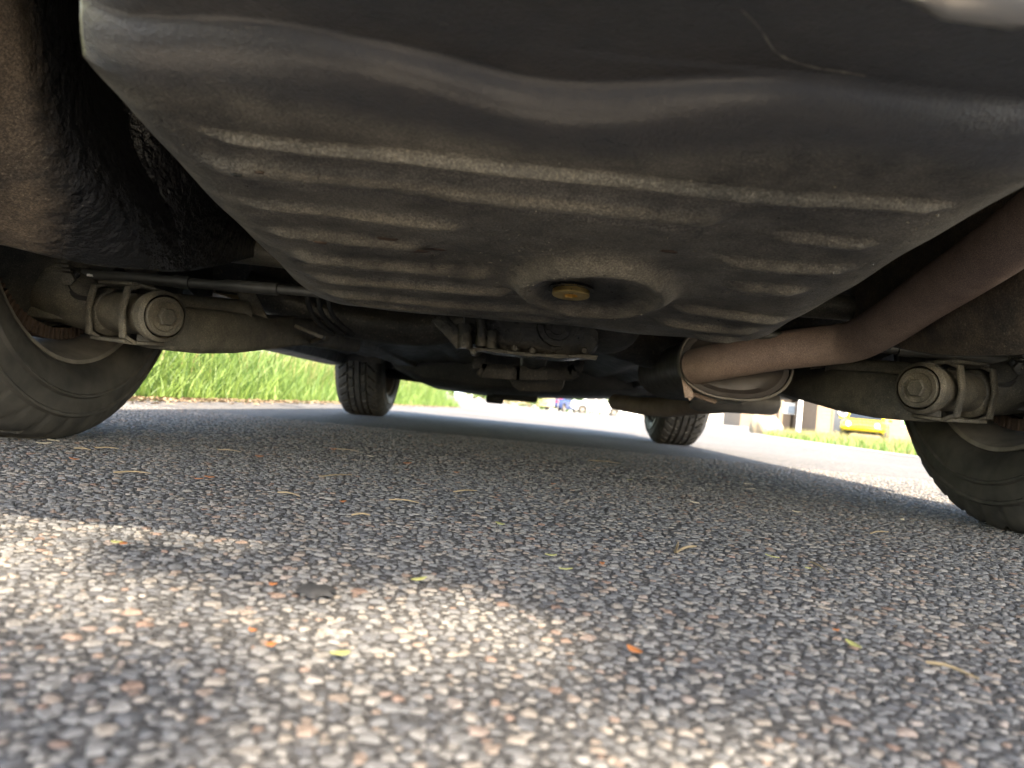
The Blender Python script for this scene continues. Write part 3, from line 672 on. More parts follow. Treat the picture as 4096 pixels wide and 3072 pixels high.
# ------------------------------------------------------------------ exhaust
path = catmull([at(*q) for q in [(1500, 792, 1.085), (1560, 780, 1.045), (1680, 759, 1.005), (1780, 747, .98), (1850, 735, .945), (1920, 697, .875), (2000, 642, .80), (2100, 577, .715), (2212, 498, .63), (2340, 402, .55), (2470, 280, .48), (2620, 120, .42)]], 70)
ex = MB().tube(path, list(np.linspace(.0255, .0272, 70)), 32).build('exhaust_pipe', m_pipe, car, True, 60)
b = MB()
c1 = at(1590, 790, 1.085)
def oval(cx_, cy_, cz_, rx, rz, n=48): return [(cx_+rx*math.copysign(abs(math.cos(2*PI*k/n))**.85, math.cos(2*PI*k/n)), cy_, cz_+rz*math.copysign(abs(math.sin(2*PI*k/n))**.85, math.sin(2*PI*k/n))) for k in range(n)]
def loft(b, rings, cap=True):
    n = len(rings[0]); vv = [q for r in rings for q in r]; ff = [(i*n+k, i*n+(k+1) % n, (i+1)*n+(k+1) % n, (i+1)*n+k) for i in range(len(rings)-1) for k in range(n)]
    if cap: ff += [tuple(range(n))[::-1], tuple((len(rings)-1)*n+k for k in range(n))]
    return b.add(vv, ff)
cx1, cz1 = .288, .196
b = MB(); loft(b, [oval(cx1, 1.092, cz1, .060, .038), oval(cx1, 1.086, cz1, .070, .044), oval(cx1, 1.088, cz1, .079, .050), oval(cx1, 1.10, cz1, .081, .052), oval(cx1, 1.115, cz1, .077, .048), oval(cx1, 1.13, cz1, .076, .0475), oval(cx1, 1.45, cz1, .076, .0475), oval(cx1, 1.47, cz1, .079, .05), oval(cx1, 1.48, cz1, .05, .03)])
mf = b.build('muffler', m_muf, car, True, 40)
b = MB(); loft(b, [oval(cx1, 1.083, cz1, .080, .051), oval(cx1, 1.081, cz1, .0828, .0538), oval(cx1, 1.095, cz1, .0836, .0545), oval(cx1, 1.098, cz1, .0815, .0525)], False); b.build('rolled_seam', m_rim, mf, True, 40)
b = MB(); b.bar(at(1478, 800, 1.09), at(1488, 858, 1.09), .012, .004, (0, 1, 0)); b.bar(at(1488, 858, 1.09), at(1500, 845, 1.12), .010, .004, (0, 1, 0)); b.tube([at(1480, 845, 1.1), at(1545, 868, 1.12)], .0035, 8); b.build('hanger', m_pipe, mf, angle=30)
cc = at(1585, 868, 1.9)
b = MB(); n = 24
ax = np.array([1., -.05, 0.045]); b.lathe([(-.11, .012), (-.107, .024), (-.09, .030), (.095, .031), (.108, .026), (.115, .012), (.116, .001)], cc+np.array([0, 0, .002]), ax, 28); m2 = b.build('front_muffler', m_muf2, car, True, 40)
b = MB(); b.tube(catmull([at(*q) for q in [(1560, 868, 1.95), (1500, 872, 2.05), (1440, 880, 2.3), (1380, 876, 2.6), (1330, 868, 2.9)]], 24), [.03]*24, 16); b.build('front_pipe', m_pipe, car, True, 60)
MB().tube([at(1680, 848, 1.5), at(1724, 862, 1.5)], .006, 10).build('hanger_rod', m_alu, car, True, 60)
MB().tube([at(1600, 871, 1.6), at(1524, 866, 1.6)], .003, 8).build('clamp_bolt', m_alu, car, True, 60)
# ------------------------------------------------------------------ rear suspension, both sides mirrored
def Lp(q): return at(*q)
def side_part(fn, name, mat, parent=car, **kw):
    out = []
    for s in (1, -1):
        par = parent if not isinstance(parent, dict) else parent[s]
        b = MB(); fn(b); b.v = [(x*s, y, z) for x, y, z in b.v]; out.append(b.build(name, mat, par, **kw))
    return {1: out[0], -1: out[1]}
J0, J1 = Lp((232, 672, .985)), Lp((356, 684, .915)); JD = (J1-J0)/np.linalg.norm(J1-J0); JL = np.linalg.norm(J1-J0)
PV = np.array([-.36, 1.45, .205])
def arm(b):
    secs = [(Lp((345, 706, .955)), .028, .046), (Lp((400, 712, .985)), .030, .048), (Lp((480, 716, 1.05)), .030, .046), (Lp((560, 716, 1.15)), .028, .040), (Lp((640, 714, 1.26)), .026, .034), (PV, .03, .04)]
    rings = []
    for c, hw_, hh in secs:
        w2, h2 = hw_, hh/2+.006
        rings.append([c+np.array([x*w2*.8, x*w2*.5, z*h2]) for x, z in ((-1, -.75), (-.75, -1), (.75, -1), (1, -.75), (1, .75), (.75, 1), (-.75, 1), (-1, .75))])
    loft(b, rings)
arms = side_part(arm, 'trailing_arm', m_arm, bevel=.003)
def arm_out(b):
    secs = [(J0+np.array([.03, -.005, 0]), .025), (Lp((200, 660, .99)), .034), (Lp((140, 640, 1.0)), .046), (np.array([-.66, 1.01, .25]), .05)]
    b.tube([c for c, r in secs], [r for c, r in secs], 18)
side_part(arm_out, 'hub_carrier', m_arm, smooth=True, angle=60)
def bush(b):
    b.lathe([(0, .001), (0, .020), (.0, .027), (.004, .0315), (.012, .0325), (.017, .029), (.020, .0255), (JL*.5, .0262), (JL-.022, .0255), (JL-.019, .030), (JL-.012, .0325), (JL-.004, .0315), (JL, .027)], J0, JD, 36)
bushes = side_part(bush, 'bushing', m_bush, arms, smooth=True, angle=40)
def cap(b): b.lathe([(JL-.004, .024), (JL+.001, .0245), (JL+.003, .0235), (JL+.003, .019), (JL+.001, .0175), (JL+.001, .001)], J0, JD, 32)
side_part(cap, 'end_washer', m_bush, arms, smooth=True, angle=35)
def bolt(b): b.lathe([(JL, .0115), (JL+.007, .0115), (JL+.008, .010), (JL+.008, .001)], J0, JD, 6)
side_part(bolt, 'hex_bolt', m_arm, arms)
upv = np.array([0, 0, 1.])-JD*JD[2]; upv /= np.linalg.norm(upv); sdv = np.cross(JD, upv)   # sdv points away from or to the camera
if sdv[1] > 0: sdv = -sdv
def strap(b):
    # rectangular frame bent round the bushing
    c = J0+JD*JL*.43
    hl = JL*.30
    for e in (-1, 1):
        a = c+JD*hl*e
        pts_ = [a+upv*.031+sdv*-.02, a+upv*.034+sdv*.016, a+upv*.028+sdv*.030, a+sdv*.034, a-upv*.030+sdv*.029, a-upv*.037+sdv*.014, a-upv*.034-sdv*.02]
        for p, q in zip(pts_[:-1], pts_[1:]): b.bar(p-(q-p)*.10, q+(q-p)*.10, .012, .0045, tuple(np.cross(JD, q-p)/np.linalg.norm(q-p)))
    for vz_, vs_ in ((.035, .012), (-.037, .012)):
        p = c+upv*vz_+sdv*vs_; b.bar(p-JD*hl, p+JD*hl, .030, .0045, tuple(upv))
side_part(strap, 'clamp_strap', m_bush, arms, bevel=.0015)
def lug(b):
    A_, B_, C_, D_ = Lp((510, 632, 1.12)), Lp((548, 630, 1.12)), Lp((578, 688, 1.10)), Lp((528, 672, 1.10))
    vv = [A_, B_, C_, D_]; vv += [q+np.array([0, .006, 0]) for q in vv]
    b.add(vv, [(0, 1, 2, 3), (7, 6, 5, 4), (0, 4, 5, 1), (1, 5, 6, 2), (2, 6, 7, 3), (3, 7, 4, 0)])
side_part(lug, 'spring_plate', m_bush, arms, bevel=.001)
def shaft(b):
    b.tube([np.array([-.60, 1.03, .285]), np.array([-.40, 1.05, .285]), np.array([-.10, 1.07, .28])], [.02, .018, .018], 20)
side_part(shaft, 'half_shaft', m_arm, smooth=True, angle=50)
def armtube(b):
    b.tube([Lp((300, 662, 1.0)), Lp((400, 666, 1.03)), Lp((530, 676, 1.10))], [.020, .0195, .019], 20)
side_part(armtube, 'arm_tube', m_arm, arms, smooth=True, angle=50)
def boot(b):
    b.lathe([(i*.008, .040-.012*(i/10)+(.004 if i % 2 else -.004)) for i in range(11)], (-.115, 1.075, .28), (-1, -.08, 0), 24)
side_part(boot, 'drive_boot', m_black, smooth=True, angle=60)
def rod(b):
    q = lambda u, v: Lp((u, v, .99))
    b.tube([q(170, 592), q(300, 601), q(375, 608)], .0074, 14)
rods = side_part(rod, 'brake_pipe', m_rod, smooth=True, angle=50)
side_part(lambda b: b.tube([Lp((375, 607, .99)), Lp((410, 611, .99))], .0088, 14), 'sleeve', m_rod, rods, smooth=True, angle=50)
side_part(lambda b: b.tube([Lp((410, 611, .99)), Lp((485, 617, .99))], .0068, 14), 'middle_section', m_rod, rods, smooth=True, angle=50)
side_part(lambda b: b.tube([Lp((485, 616, .99)), Lp((600, 625, .99))], .0082, 14), 'outer_sleeve', m_rod, rods, smooth=True, angle=50)
side_part(lambda b: b.tube([Lp((600, 625, .99)), Lp((760, 640, 1.0))], .0060, 14), 'cable', m_rod, rods, smooth=True, angle=50)
side_part(lambda b: (b.box(Lp((150, 592, .99)), (.022, .02, .03)), b.lathe([(0, .008), (.035, .008), (.035, .001)], Lp((137, 585, .985)), (0, 0, -1), 10)), 'clevis', m_arm, rods, bevel=.002)
cp = Lp((193, 594.5, .982)); v_, f_ = flake(.0062, .0022, .0006, 3); MB().add([(cp[0]+a, cp[1]+c, cp[2]+b_-.0004*a) for a, b_, c in v_], f_).build('paint_chip', m_chip, rods[1], True)
def calip(b):
    b.box(Lp((150, 640, 1.02)), (.06, .10, .075)); b.box(Lp((110, 600, 1.04)), (.05, .12, .06))
side_part(calip, 'brake_cylinder', m_arm, bevel=.008)
for q_ in range(5):
    side_part(lambda b: b.box(Lp((112+q_*3, 557+q_*9, .975)), (.055, .03, .0035)), 'fin', m_arm, bevel=.0008)
side_part(lambda b: b.lathe([(0, .009), (.008, .009), (.009, .007), (.009, .001)], Lp((150, 602, .965)), (.2, -1, -.2), 6), 'hub_bolt', m_arm)
side_part(lambda b: b.tube(catmull([Lp((168, 590, .97)), Lp((150, 615, .965)), Lp((165, 640, .96)), Lp((205, 648, .96))], 14), .0042, 8), 'brake_hose', m_black, smooth=True)
# rear subframe and hoses
b = MB(); b.tube(catmull([np.array(q) for q in [(-.52, 1.33, .27), (-.36, 1.36, .235), (-.22, 1.33, .225), (-.10, 1.28, .24), (.10, 1.28, .24), (.22, 1.33, .225), (.36, 1.36, .235), (.52, 1.33, .27)]], 40), .036, 18, ell=(1, .9)); b.build('subframe', m_floor, car, True, 60)
for k_ in range(3):
    du = k_*22
    MB().tube(catmull([at(*q) for q in [(668+du*.6, 600, 1.12), (664+du, 640, 1.12), (672+du, 675, 1.13), (692+du, 700, 1.15), (720+du, 722, 1.2)]], 20), .0038, 8).build('hose', m_black, car, True)
MB().bar(at(640, 705, 1.2), at(700, 730, 1.2), .02, .006).build('bracket_strip', m_arm, car, bevel=.001)
b = MB(); b.bar(at(660, 742, 1.3), at(705, 732, 1.25), .012, .008); b.build('pivot_bracket', m_arm, car, bevel=.001)
# differential
b = MB()
def sup(cx_, y, z0, z1, hw_, n=24, e=.45):
    out = []; cz = (z0+z1)/2; hz_ = (z1-z0)/2
    for k_ in range(n):
        t = 2*PI*k_/n; c, s = math.cos(t), math.sin(t); out.append((cx_+hw_*math.copysign(abs(c)**e, c), y, cz+hz_*math.copysign(abs(s)**e, s)))
    return out
loft(b, [sup(-.012, 1.012, .19, .26, .075), sup(-.012, 1.02, .178, .27, .092), sup(-.012, 1.05, .176, .28, .098), sup(-.012, 1.14, .178, .28, .095), sup(-.01, 1.20, .195, .27, .06), sup(0, 1.30, .20, .26, .04)])
df = b.build('differential', m_oil, car, True, 40)
cdir = np.array([.12, -1, -.05]); cpos = at(1205, 704, 1.012)
b = MB(); b.lathe([(-.02, .030), (.0, .0292), (.003, .0275), (.003, .020), (.001, .0185), (.001, .0125), (.003, .0115), (.003, .001)], cpos, cdir, 36); b.build('bearing_cap', m_oil, df, True, 30)
b = MB()
pr_ = [at(u, v, 1.005) for u, v in ((985, 747), (1003, 752), (1020, 760), (1045, 757), (1062, 761), (1105, 765), (1140, 771), (1170, 770), (1205, 775), (1245, 773), (1288, 778), (1292, 768), (1262, 764), (1240, 766), (1170, 764), (1105, 758), (1060, 750), (1020, 752), (990, 741))]
nn = len(pr_); vv = list(pr_)+[q+np.array([0, .05, .003]) for q in pr_]
b.add(vv, [tuple(range(nn)), tuple(range(nn, 2*nn))[::-1]]+[(i, (i+1) % nn, nn+(i+1) % nn, nn+i) for i in range(nn)]); b.build('sump_flange', m_oil, df, angle=30, bevel=.0006)
b = MB()
for q0, q1, r in (((1003, 700, 1.0), (1003, 752, 1.0), .011), ((1040, 690, .998), (1040, 748, .998), .0075), ((1062, 715, 1.0), (1062, 752, 1.0), .0085)): b.tube([at(*q0), at(*q1)], [r, r*1.05], 12)
b.build('mount_fork', m_oil, df, True, 40)
b = MB(); b.bar(at(945, 682, 1.0), at(1000, 745, 1.0), .014, .02); b.build('mount_web', m_oil, df, bevel=.002)
for u, v in ((1022, 760), (1112, 752), (1150, 757), (1186, 705), (1262, 757)):
    b = MB(); p = at(u, v, .998); b.lathe([(-.012, .005), (0, .005), (.001, .004), (.001, .0005)], p, (0, -1, 0), 6); b.build('bolt', m_oil, df)
b = MB()
def dome(u0, v0, y, rx, ry, rz): 
    c = at(u0, v0, y); return [[c+np.array([rx*math.cos(p)*math.cos(t), ry*math.sin(t), rz*math.sin(p)*math.cos(t)]) for p in np.linspace(0, 2*PI, 24, endpoint=False)] for t in np.linspace(-PI/2+.05, PI/2-.05, 9)]
loft(b, dome(1300, 712, 1.12, .055, .12, .036)); b.build('side_cover', m_floor, df, True, 60)
# mounting frame and tray further forward
b = MB()
fr = [at(u, v, 1.6) for u, v in ((1036, 772), (1037, 795), (1046, 801), (1120, 806), (1230, 806), (1243, 800), (1248, 778))]
for p, q in zip(fr[:-1], fr[1:]): b.bar(p-(q-p)*.05, q+(q-p)*.05, .03, .006, (0, 1, 0))
b.build('gearbox_bracket', m_floor, car, bevel=.001)
b = MB(); loft(b, [[at(u, v, y) for u, v in ((1092, 800), (1225, 803), (1216, 838), (1206, 848), (1122, 846), (1108, 835))] for y in (1.75, 1.85, 2.15)]); b.build('gearbox_tray', m_floor, car, bevel=.004)
MB().tube([at(1150, 800, 1.9), np.array([0, 1.25, .235])], .030, 18).build('prop_shaft', m_floor, car, True, 50)
# front subframe, engine sump and suspension
b = MB(); loft(b, [[(-.60, y, .30), (-.52, y, .20+d), (-.40, y, .152+d), (-.18, y, .142+d), (.02, y, .150+d), (.25, y, .168+d), (.45, y, .185+d), (.6, y, .23+d), (.6, y, .36), (-.6, y, .36)] for y, d in ((2.98, .03), (3.05, .008), (3.30, .004), (3.52, .0), (3.62, .02))]); b.build('front_subframe', m_floor, car, bevel=.008)
b = MB(); b.box((-.03, 3.36, .16), (.20, .20, .06)); b.box((-.12, 3.42, .135), (.08, .08, .05)); b.build('engine_sump', m_black, car, bevel=.012)
b = MB(); b.box((.05, 3.75, .25), (1.15, .9, .10)); b.build('undertray', m_floor, car, bevel=.03)
for s in (-1, 1):
    b = MB(); b.tube([(s*.42, 3.36, .195), (s*.55, 3.44, .20), (s*.655, YF, .205)], [.026, .024, .02], 12); b.build('control_arm', m_black, car, True, 50)
    b = MB(); b.tube([(s*.45, 3.62, .26), (s*.64, 3.60, .25)], .010, 10); b.build('track_rod', m_black, car, True, 50)
for s in (-1, 1):
    b = MB(); b.prism([(-.04, 0), (.04, 0), (.035, -.028), (-.035, -.028)], 1.45, 3.0, lambda a, c, h: (s*.47+a, h, .252+c)); b.build('chassis_rail', m_floor, car, bevel=.004)
b = MB(); b.box((-.66, 1.40, .222), (.16, .10, .03)); b.build('jacking_plate', m_floor, car, bevel=.006)
# ------------------------------------------------------------------ background cars
def bg_car(name, loc, rz, paint, L, W, H, ax, label, round_=0., hood=.85):
    r = empty(name, loc, rz, label, 'car')
    car_shell(r, L, W, H, (ax[0]+L/2, ax[1]+L/2), paint, y0=-L/2, round_=round_, hood=hood, rear_low=.34)
    for x in (-1, 1):
        for a in ax: make_wheel('wheel', r, (x*(W/2-.10), a, .31), x, .31, .19)
    MB().box((0, 0, .36), (W*.86, L*.86, .22)).build('underbody', m_black, r, bevel=.02)
    return r
yx = at(1872, 915, 30.)
bg_car('parked_car', (yx[0]+.2, 30.5, gz(yx[0], 30.)), math.radians(180-28), m_yellow, 3.9, 1.66, 1.34, (-1.2, 1.25), 'bright yellow rounded car parked beyond the dry grass', .6, .76)
wx = (at(1257, 890, 60.)+at(1323, 890, 60.))/2
bg_car('parked_car', (wx[0], 60., gz(wx[0], 60)), math.radians(-90), m_wcar, 4.3, 1.75, 1.45, (-1.26, 1.26), 'white car parked side-on across the far street', 0., .88)
bx = at(1222, 890, 63.)
bg_car('parked_car', (bx[0]-.3, 65., gz(bx[0], 65)), math.radians(-28), m_blue, 4.2, 1.75, 1.6, (-1.25, 1.25), 'dark blue car parked behind the white car', 0., .92)
# ------------------------------------------------------------------ house with boards
HX0, HX1, HY, HZ = at(1768, 900, 45)[0], at(1768, 900, 45)[0]+14, 45., gz(18, 45.)
hs = empty('house', (HX0, HY, HZ), 0, 'tan weatherboarded house with dark grey door and round wreath', 'house')
MB().box((7, 3.5, 1.45), (13.96, 7, 2.9)).build('wall', m_tan2, hs)
for i in range(13):
    b = MB(); z0 = .12+i*.215; b.add([(0, -.012, z0+.205), (14, -.012, z0+.205), (14, -.040, z0), (0, -.040, z0), (0, .0, z0+.205), (14, .0, z0+.205), (14, .0, z0), (0, 0, z0)], [(0, 3, 2, 1), (0, 1, 5, 4), (3, 7, 6, 2), (0, 4, 7, 3), (1, 2, 6, 5)]); b.build('board', m_tan, hs)
MB().box((-.02, -.03, 1.45), (.22, .10, 2.9)).build('corner_board', m_tan, hs)
b = MB(); b.add([(-.5, -.6, 2.85), (14.5, -.6, 2.85), (14.5, 7.6, 2.85), (-.5, 7.6, 2.85), (-.5, 3.5, 5.0), (14.5, 3.5, 5.0)], [(0, 1, 5, 4), (2, 3, 4, 5), (0, 4, 3), (1, 2, 5), (0, 3, 2, 1)]); b.build('roof', m_roof, hs)
dX = at(1818, 890, 45)[0]-HX0
dr = MB().box((dX, -.06, 1.18), (.96, .06, 2.1)).build('door', m_doorc, hs, bevel=.01)
MB().box((dX+.38, -.105, 1.1), (.10, .04, .03)).build('handle', m_chrome, dr, bevel=.005)
for x in (-.53, .53): MB().box((dX+x, -.06, 1.2), (.10, .08, 2.2)).build('door_frame', m_tan, hs, bevel=.005)
b = MB(); b.tube([(dX+.02+.24*math.cos(t), -.13, 1.62+.24*math.sin(t)) for t in np.linspace(0, 2*PI, 33)], .085, 12, False)
wr_ = b.build('wreath', m_wreath, None, True); wr_.location = (HX0, HY, HZ-.15); tag(wr_, 'pale round wreath hanging on the dark grey house door', 'wreath')
for u, mt, n_ in ((1887, m_greenp, 0), (1960, m_greenp, 1)):
    wX = at(u, 880, 45)[0]-HX0; wn = MB().box((wX, -.045, 1.55), (.62, .06, 1.25)).build('window', m_white, hs, bevel=.01); MB().box((wX, -.082, 1.55), (.5, .012, 1.12)).build('pane', mt, wn)
# wing set back, left of the corner
w0, w1 = at(1600, 900, 49)[0], HX0-.2
wg = empty('house_wing', (w0, 49., HZ), 0, 'shaded set-back wing of the tan house with white window', 'house')
MB().box(((w1-w0)/2, 2, 1.35), (w1-w0, 4, 2.7)).build('wall', m_tan2, wg)
b = MB(); b.box(((w1-w0)/2, 1.6, 2.8), (w1-w0+.6, 5, .2)); b.build('roof', m_roof, wg, bevel=.03)
wX = at(1722, 890, 49)[0]-w0; wn = MB().box((wX, -.03, 1.5), (1.9, .06, .75)).build('window', m_white, wg, bevel=.01); MB().box((wX+.1, -.068, 1.42), (1.5, .012, .5)).build('pane', m_bluep, wn)
for u, lab in ((1685, 'thin pinkish porch post beside the set-back wing'),):
    p = at(u, 900, 44); o = MB().box((0, 0, 1.2), (.22, .22, 2.5)).build('porch_post', m_tan, None, bevel=.01); o.location = (p[0], 44, HZ-.05); tag(o, lab, 'post')
p = at(1725, 920, 30); b = MB(); b.lathe([(0, .001), (0, .13), (.04, .13), (.05, .095), (2.6, .09), (2.64, .12), (2.7, .12), (2.72, .001)], (0, 0, 0), (0, 0, 1), 20); o = b.build('white_post', m_white, None, True, 40); o.location = (p[0], 30, gz(p[0], 30)-.01); tag(o, 'round white post standing before the tan house', 'post')
def boulder(name, loc, s, mat, label, seed):
    bm = bmesh.new(); bmesh.ops.create_icosphere(bm, subdivisions=4, radius=1)
    r_ = np.random.default_rng(seed); W_ = r_.normal(size=(6, 3)); ph = r_.uniform(0, 6, 6)
    for v in bm.verts:
        q = np.array(v.co); f = 1+sum(.06*math.sin(2.2*(W_[i]@q)+ph[i]) for i in range(6)); v.co = Vector(q*f*np.array(s))
    me = bpy.data.meshes.new(name); bm.to_mesh(me); bm.free(); shade(me); o = link(name, me, mat); o.location = loc; return tag(o, label, 'boulder')
p = at(1655, 895, 21); boulder('boulder', (p[0], 21, gz(p[0], 21)+.16), (.42, .4, .34), m_stonew, 'pale rounded boulder at the end of the grass island', 3)
# white garage, garden wall, boxes
g0 = at(1335, 880, 68)[0]; ga = empty('garage', (g0, 68, gz(g0, 68)), 0, 'white rendered garage behind the pale driveway', 'garage')
MB().box((6.5, 2.5, 1.25), (13, 5, 2.7)).build('wall', m_white, ga); b = MB(); b.add([(-.3, -.3, 2.6), (13.3, -.3, 2.6), (13.3, 5.3, 2.6), (-.3, 5.3, 2.6), (-.3, 2.5, 4.0), (13.3, 2.5, 4.0)], [(0, 1, 5, 4), (2, 3, 4, 5), (0, 4, 3), (1, 2, 5), (0, 3, 2, 1)]); b.build('roof', m_roof, ga)
for x in (3.2, 8.6): MB().box((x, -.04, 1.05), (2.6, .07, 2.1)).build('garage_door', m_pale, ga, bevel=.02)
p0, p1 = at(1085, 880, 52), at(1146, 880, 54); b = MB()
gw = empty('garden_wall', ((p0[0]+p1[0])/2, 53, gz(p0[0], 53)), 0, 'low tan stone garden wall ending in a pillar', 'wall')
for rI in range(3):
    for c_ in range(7):
        L_ = (p1[0]-p0[0]); x = -L_/2+L_*(c_+.5+(.25 if rI % 2 else -.1))/7.2; MB().box((x, 0, .12+rI*.22), (L_/7.2*.96, .34, .205)).build('stone_block', m_stonew, gw, bevel=.02)
for rI in range(7): MB().box((p1[0]-p0[0], .0, .12+rI*.25), (1.3-.02*(rI % 2), .9, .24)).build('pillar_stone', m_stonew, gw, bevel=.03)
p = at(1206, 868, 51); sg = empty('red_sign', (p[0], 51, gz(p[0], 51)), 0, 'small red panel on a post beside the blue car', 'sign')
MB().tube([(0, 0, 0), (0, 0, 1.5)], .03, 10).build('post', m_alu, sg, True, 50); MB().box((0, -.04, 1.12), (.58, .03, .58)).build('panel', m_redp, sg, bevel=.06, seg=3)
for u, v, y, lab in ((990, 862, 38, 'pale blue utility box at the verge corner'), (1057, 868, 43, 'pale blue slim marker box by the hedge')):
    p = at(u, v, y); ub = empty('utility_box', (p[0], y, gz(p[0], y)), 0, lab, 'box'); wdt = .42 if u < 1000 else .16
    MB().box((0, 0, .5), (wdt, .3, 1.0)).build('cabinet', m_bluebox, ub, bevel=.02); MB().box((0, 0, 1.02), (wdt+.05, .36, .05)).build('lid', m_bluebox, ub, bevel=.01)
# ------------------------------------------------------------------ hedges, trees
def leafball(n, c, r, size, out_v, out_f, mask=None):
    c = np.array(c, float); r = np.array(r, float)
    for _ in range(n):
        d = rng.normal(size=3); d /= np.linalg.norm(d); p = c+d*r*rng.random()**.45
        if mask is not None and not mask(p): continue
        a = rng.normal(size=3); a /= np.linalg.norm(a); b_ = np.cross(a, rng.normal(size=3)); b_ /= np.linalg.norm(b_); s = size*rng.uniform(.6, 1.3); k0 = len(out_v)
        out_v += [tuple(p-a*s), tuple(p+b_*s*.45), tuple(p+a*s), tuple(p-b_*s*.45)]; out_f.append((k0, k0+1, k0+2, k0+3))
def hedge(name, x, y, rx, ry, h, label, n):
    r = empty(name, (x, y, gz(x, y)), 0, label, 'hedge'); v_, f_ = [], []
    for i in range(int(n/160)):
        c = (rng.uniform(-rx, rx), rng.uniform(-ry, ry), rng.uniform(.08, .8)*h); leafball(160, c, (.7, .5, .26*h), .07, v_, f_)
    me = mesh('foliage', v_, f_); link('foliage', me, m_hedge, r)
    b = MB()
    for i in range(5): b.tube([(rng.uniform(-rx, rx)*.8, 0, -.05), (rng.uniform(-rx, rx)*.8, 0, h*.6)], [.04, .015], 8)
    b.build('stem', m_bark, r, True)
p = at(1070, 870, 46)[0]; hedge('hedge', p-.3, 47, 3.0, .9, 1.9, 'bright green bushy hedge across the side road', 11000)
p = at(990, 870, 60)[0]; hedge('hedge', p-3.5, 52, 3.8, 1., 2.1, 'long green hedge behind the pale blue utility box', 11000)
v_, f_ = [], []
for i in range(260):
    x = rng.uniform(-75, 95); leafball(60, (x, 96+rng.uniform(-2, 2), rng.uniform(.3, 4.2)), (2.2, 1.2, 1.5), .32, v_, f_)
tag(link('far_hedgerow', mesh('far_hedgerow', v_, f_), m_leaf), 'far dark hedgerow closing the view behind the houses', 'hedgerow', kind='stuff')
def tree(name, x, y, h, cr, label, n=2200, mat=None, size=.16):
    r = empty(name, (x, y, gz(x, y)), 0, label, 'tree'); b = MB(); b.tube([(0, 0, -.1), (.05, 0, h*.3), (0, .08, h*.62)], [.22, .16, .08], 12)
    v_, f_ = [], []
    for i in range(9):
        a = 2*PI*i/9+rng.uniform(-.3, .3); d = np.array([math.cos(a)*cr*.6, math.sin(a)*cr*.6, h*rng.uniform(.5, .9)]); b.tube([(0, 0, h*.35), tuple(d*.5+np.array([0, 0, h*.25])), tuple(d)], [.07, .045, .015], 8)
        leafball(n//9, d, (cr*.5, cr*.5, h*.18), size, v_, f_)
    b.build('trunk', m_bark, r, True); link('crown', mesh('crown', v_, f_), mat or m_leaf, r)
for (x, y, h, c_, lab) in ((-6, 70, 8, 3.2, 'broad leafy tree behind the green hedges'), (1.5, 82, 9, 3.6, 'tall leafy tree behind the stone pillar'), (14, 84, 8, 3.4, 'round leafy tree behind the white garage'), (34, 62, 9, 4., 'large leafy tree behind the tan house'), (-14, 58, 7, 3.2, 'spreading leafy tree at the side road')): tree('leafy_tree', x, y, h, c_, lab)
# unseen tree added behind the camera; its leaves shape the dapples on the asphalt
TRX, TRY = 2.1, -6.2
tr = empty('dapple_tree', (TRX, TRY, 0), 0, 'unseen tree with a low leafy bough, added behind the parked car to dapple the sun', 'tree')
hgt = 4.6
def over(gx, gy, h): t = h/SD.z; return np.array([gx, gy, 0])+np.array(SD)*t
# sun patches on the ground as (x, y, rx, ry, angle)
SUNP = [(-.38, .375, .26, .098, .05), (-.13, .348, .17, .074, .0), (-.28, .475, .13, .06, .3), (-.62, .45, .2, .10, .2), (-.01, .208, .11, .066, 0), (.0, .14, .14, .06, 0)]
def lit(gx, gy):
    for (x, y, rx, ry, a) in SUNP:
        dx, dy = gx-x, gy-y; c, s = math.cos(a), math.sin(a); q = ((dx*c+dy*s)/rx)**2+((-dx*s+dy*c)/ry)**2
        if q < 1: 
            for (hx_, hy_, hr) in ((-.150, .415, .062), (-.20, .43, .05)):
                if ((gx-hx_)/1.5)**2+(gy-hy_)**2 < hr**2*.6: return False
            return True
    return False
v_, f_ = [], []
sdn = np.array(SD)
def lmask(p):
    t = p[2]/sdn[2]; g = p-sdn*t; return not lit(g[0], g[1])
for i in range(9000):  # leaves set along the sun rays, leaving gaps over the wanted patches
    gx, gy = rng.uniform(-.95, .95), rng.uniform(-.25, .75); h = rng.uniform(3.0, 4.4); p = over(gx, gy, h)
    if not lmask(p): continue
    a = rng.normal(size=3); a /= np.linalg.norm(a); b_ = np.cross(a, rng.normal(size=3)); b_ /= np.linalg.norm(b_); s = .034*rng.uniform(.7, 1.3); k0 = len(v_)
    p = p-np.array([TRX, TRY, 0]); v_ += [tuple(p-a*s), tuple(p+b_*s*.5), tuple(p+a*s), tuple(p-b_*s*.5)]; f_.append((k0, k0+1, k0+2, k0+3))
for c in ((.6, .5, 5.4), (-1., -.6, 5.6), (1.2, -1.2, 5.0), (0, -1.6, 5.2)): leafball(500, c, (1.1, 1.1, .7), .07, v_, f_)
link('crown', mesh('crown', v_, f_), m_leaf, tr)
b = MB(); b.tube([(0, 0, -.1), (-.05, .05, 1.6), (.1, 0, 3.2), (0, 0, 5.2)], [.17, .13, .11, .05], 14)
tip = over(0.45, .30, 3.9)-np.array([TRX, TRY, 0]); b.tube(catmull([(.1, 0, 3.2), (tip[0]*.4+.3, tip[1]*.4, 3.5), (tip[0]*.8+.25, tip[1]*.8, 3.8), tuple(tip)], 12), list(np.linspace(.07, .012, 12)), 8)
for c in ((.6, .5, 5.4), (-1., -.6, 5.6), (1.2, -1.2, 5.0), (0, -1.6, 5.2)): b.tube([(.05, 0, 3.6), tuple(np.array(c)*np.array([.5, .5, .85])), c], [.06, .04, .015], 8)
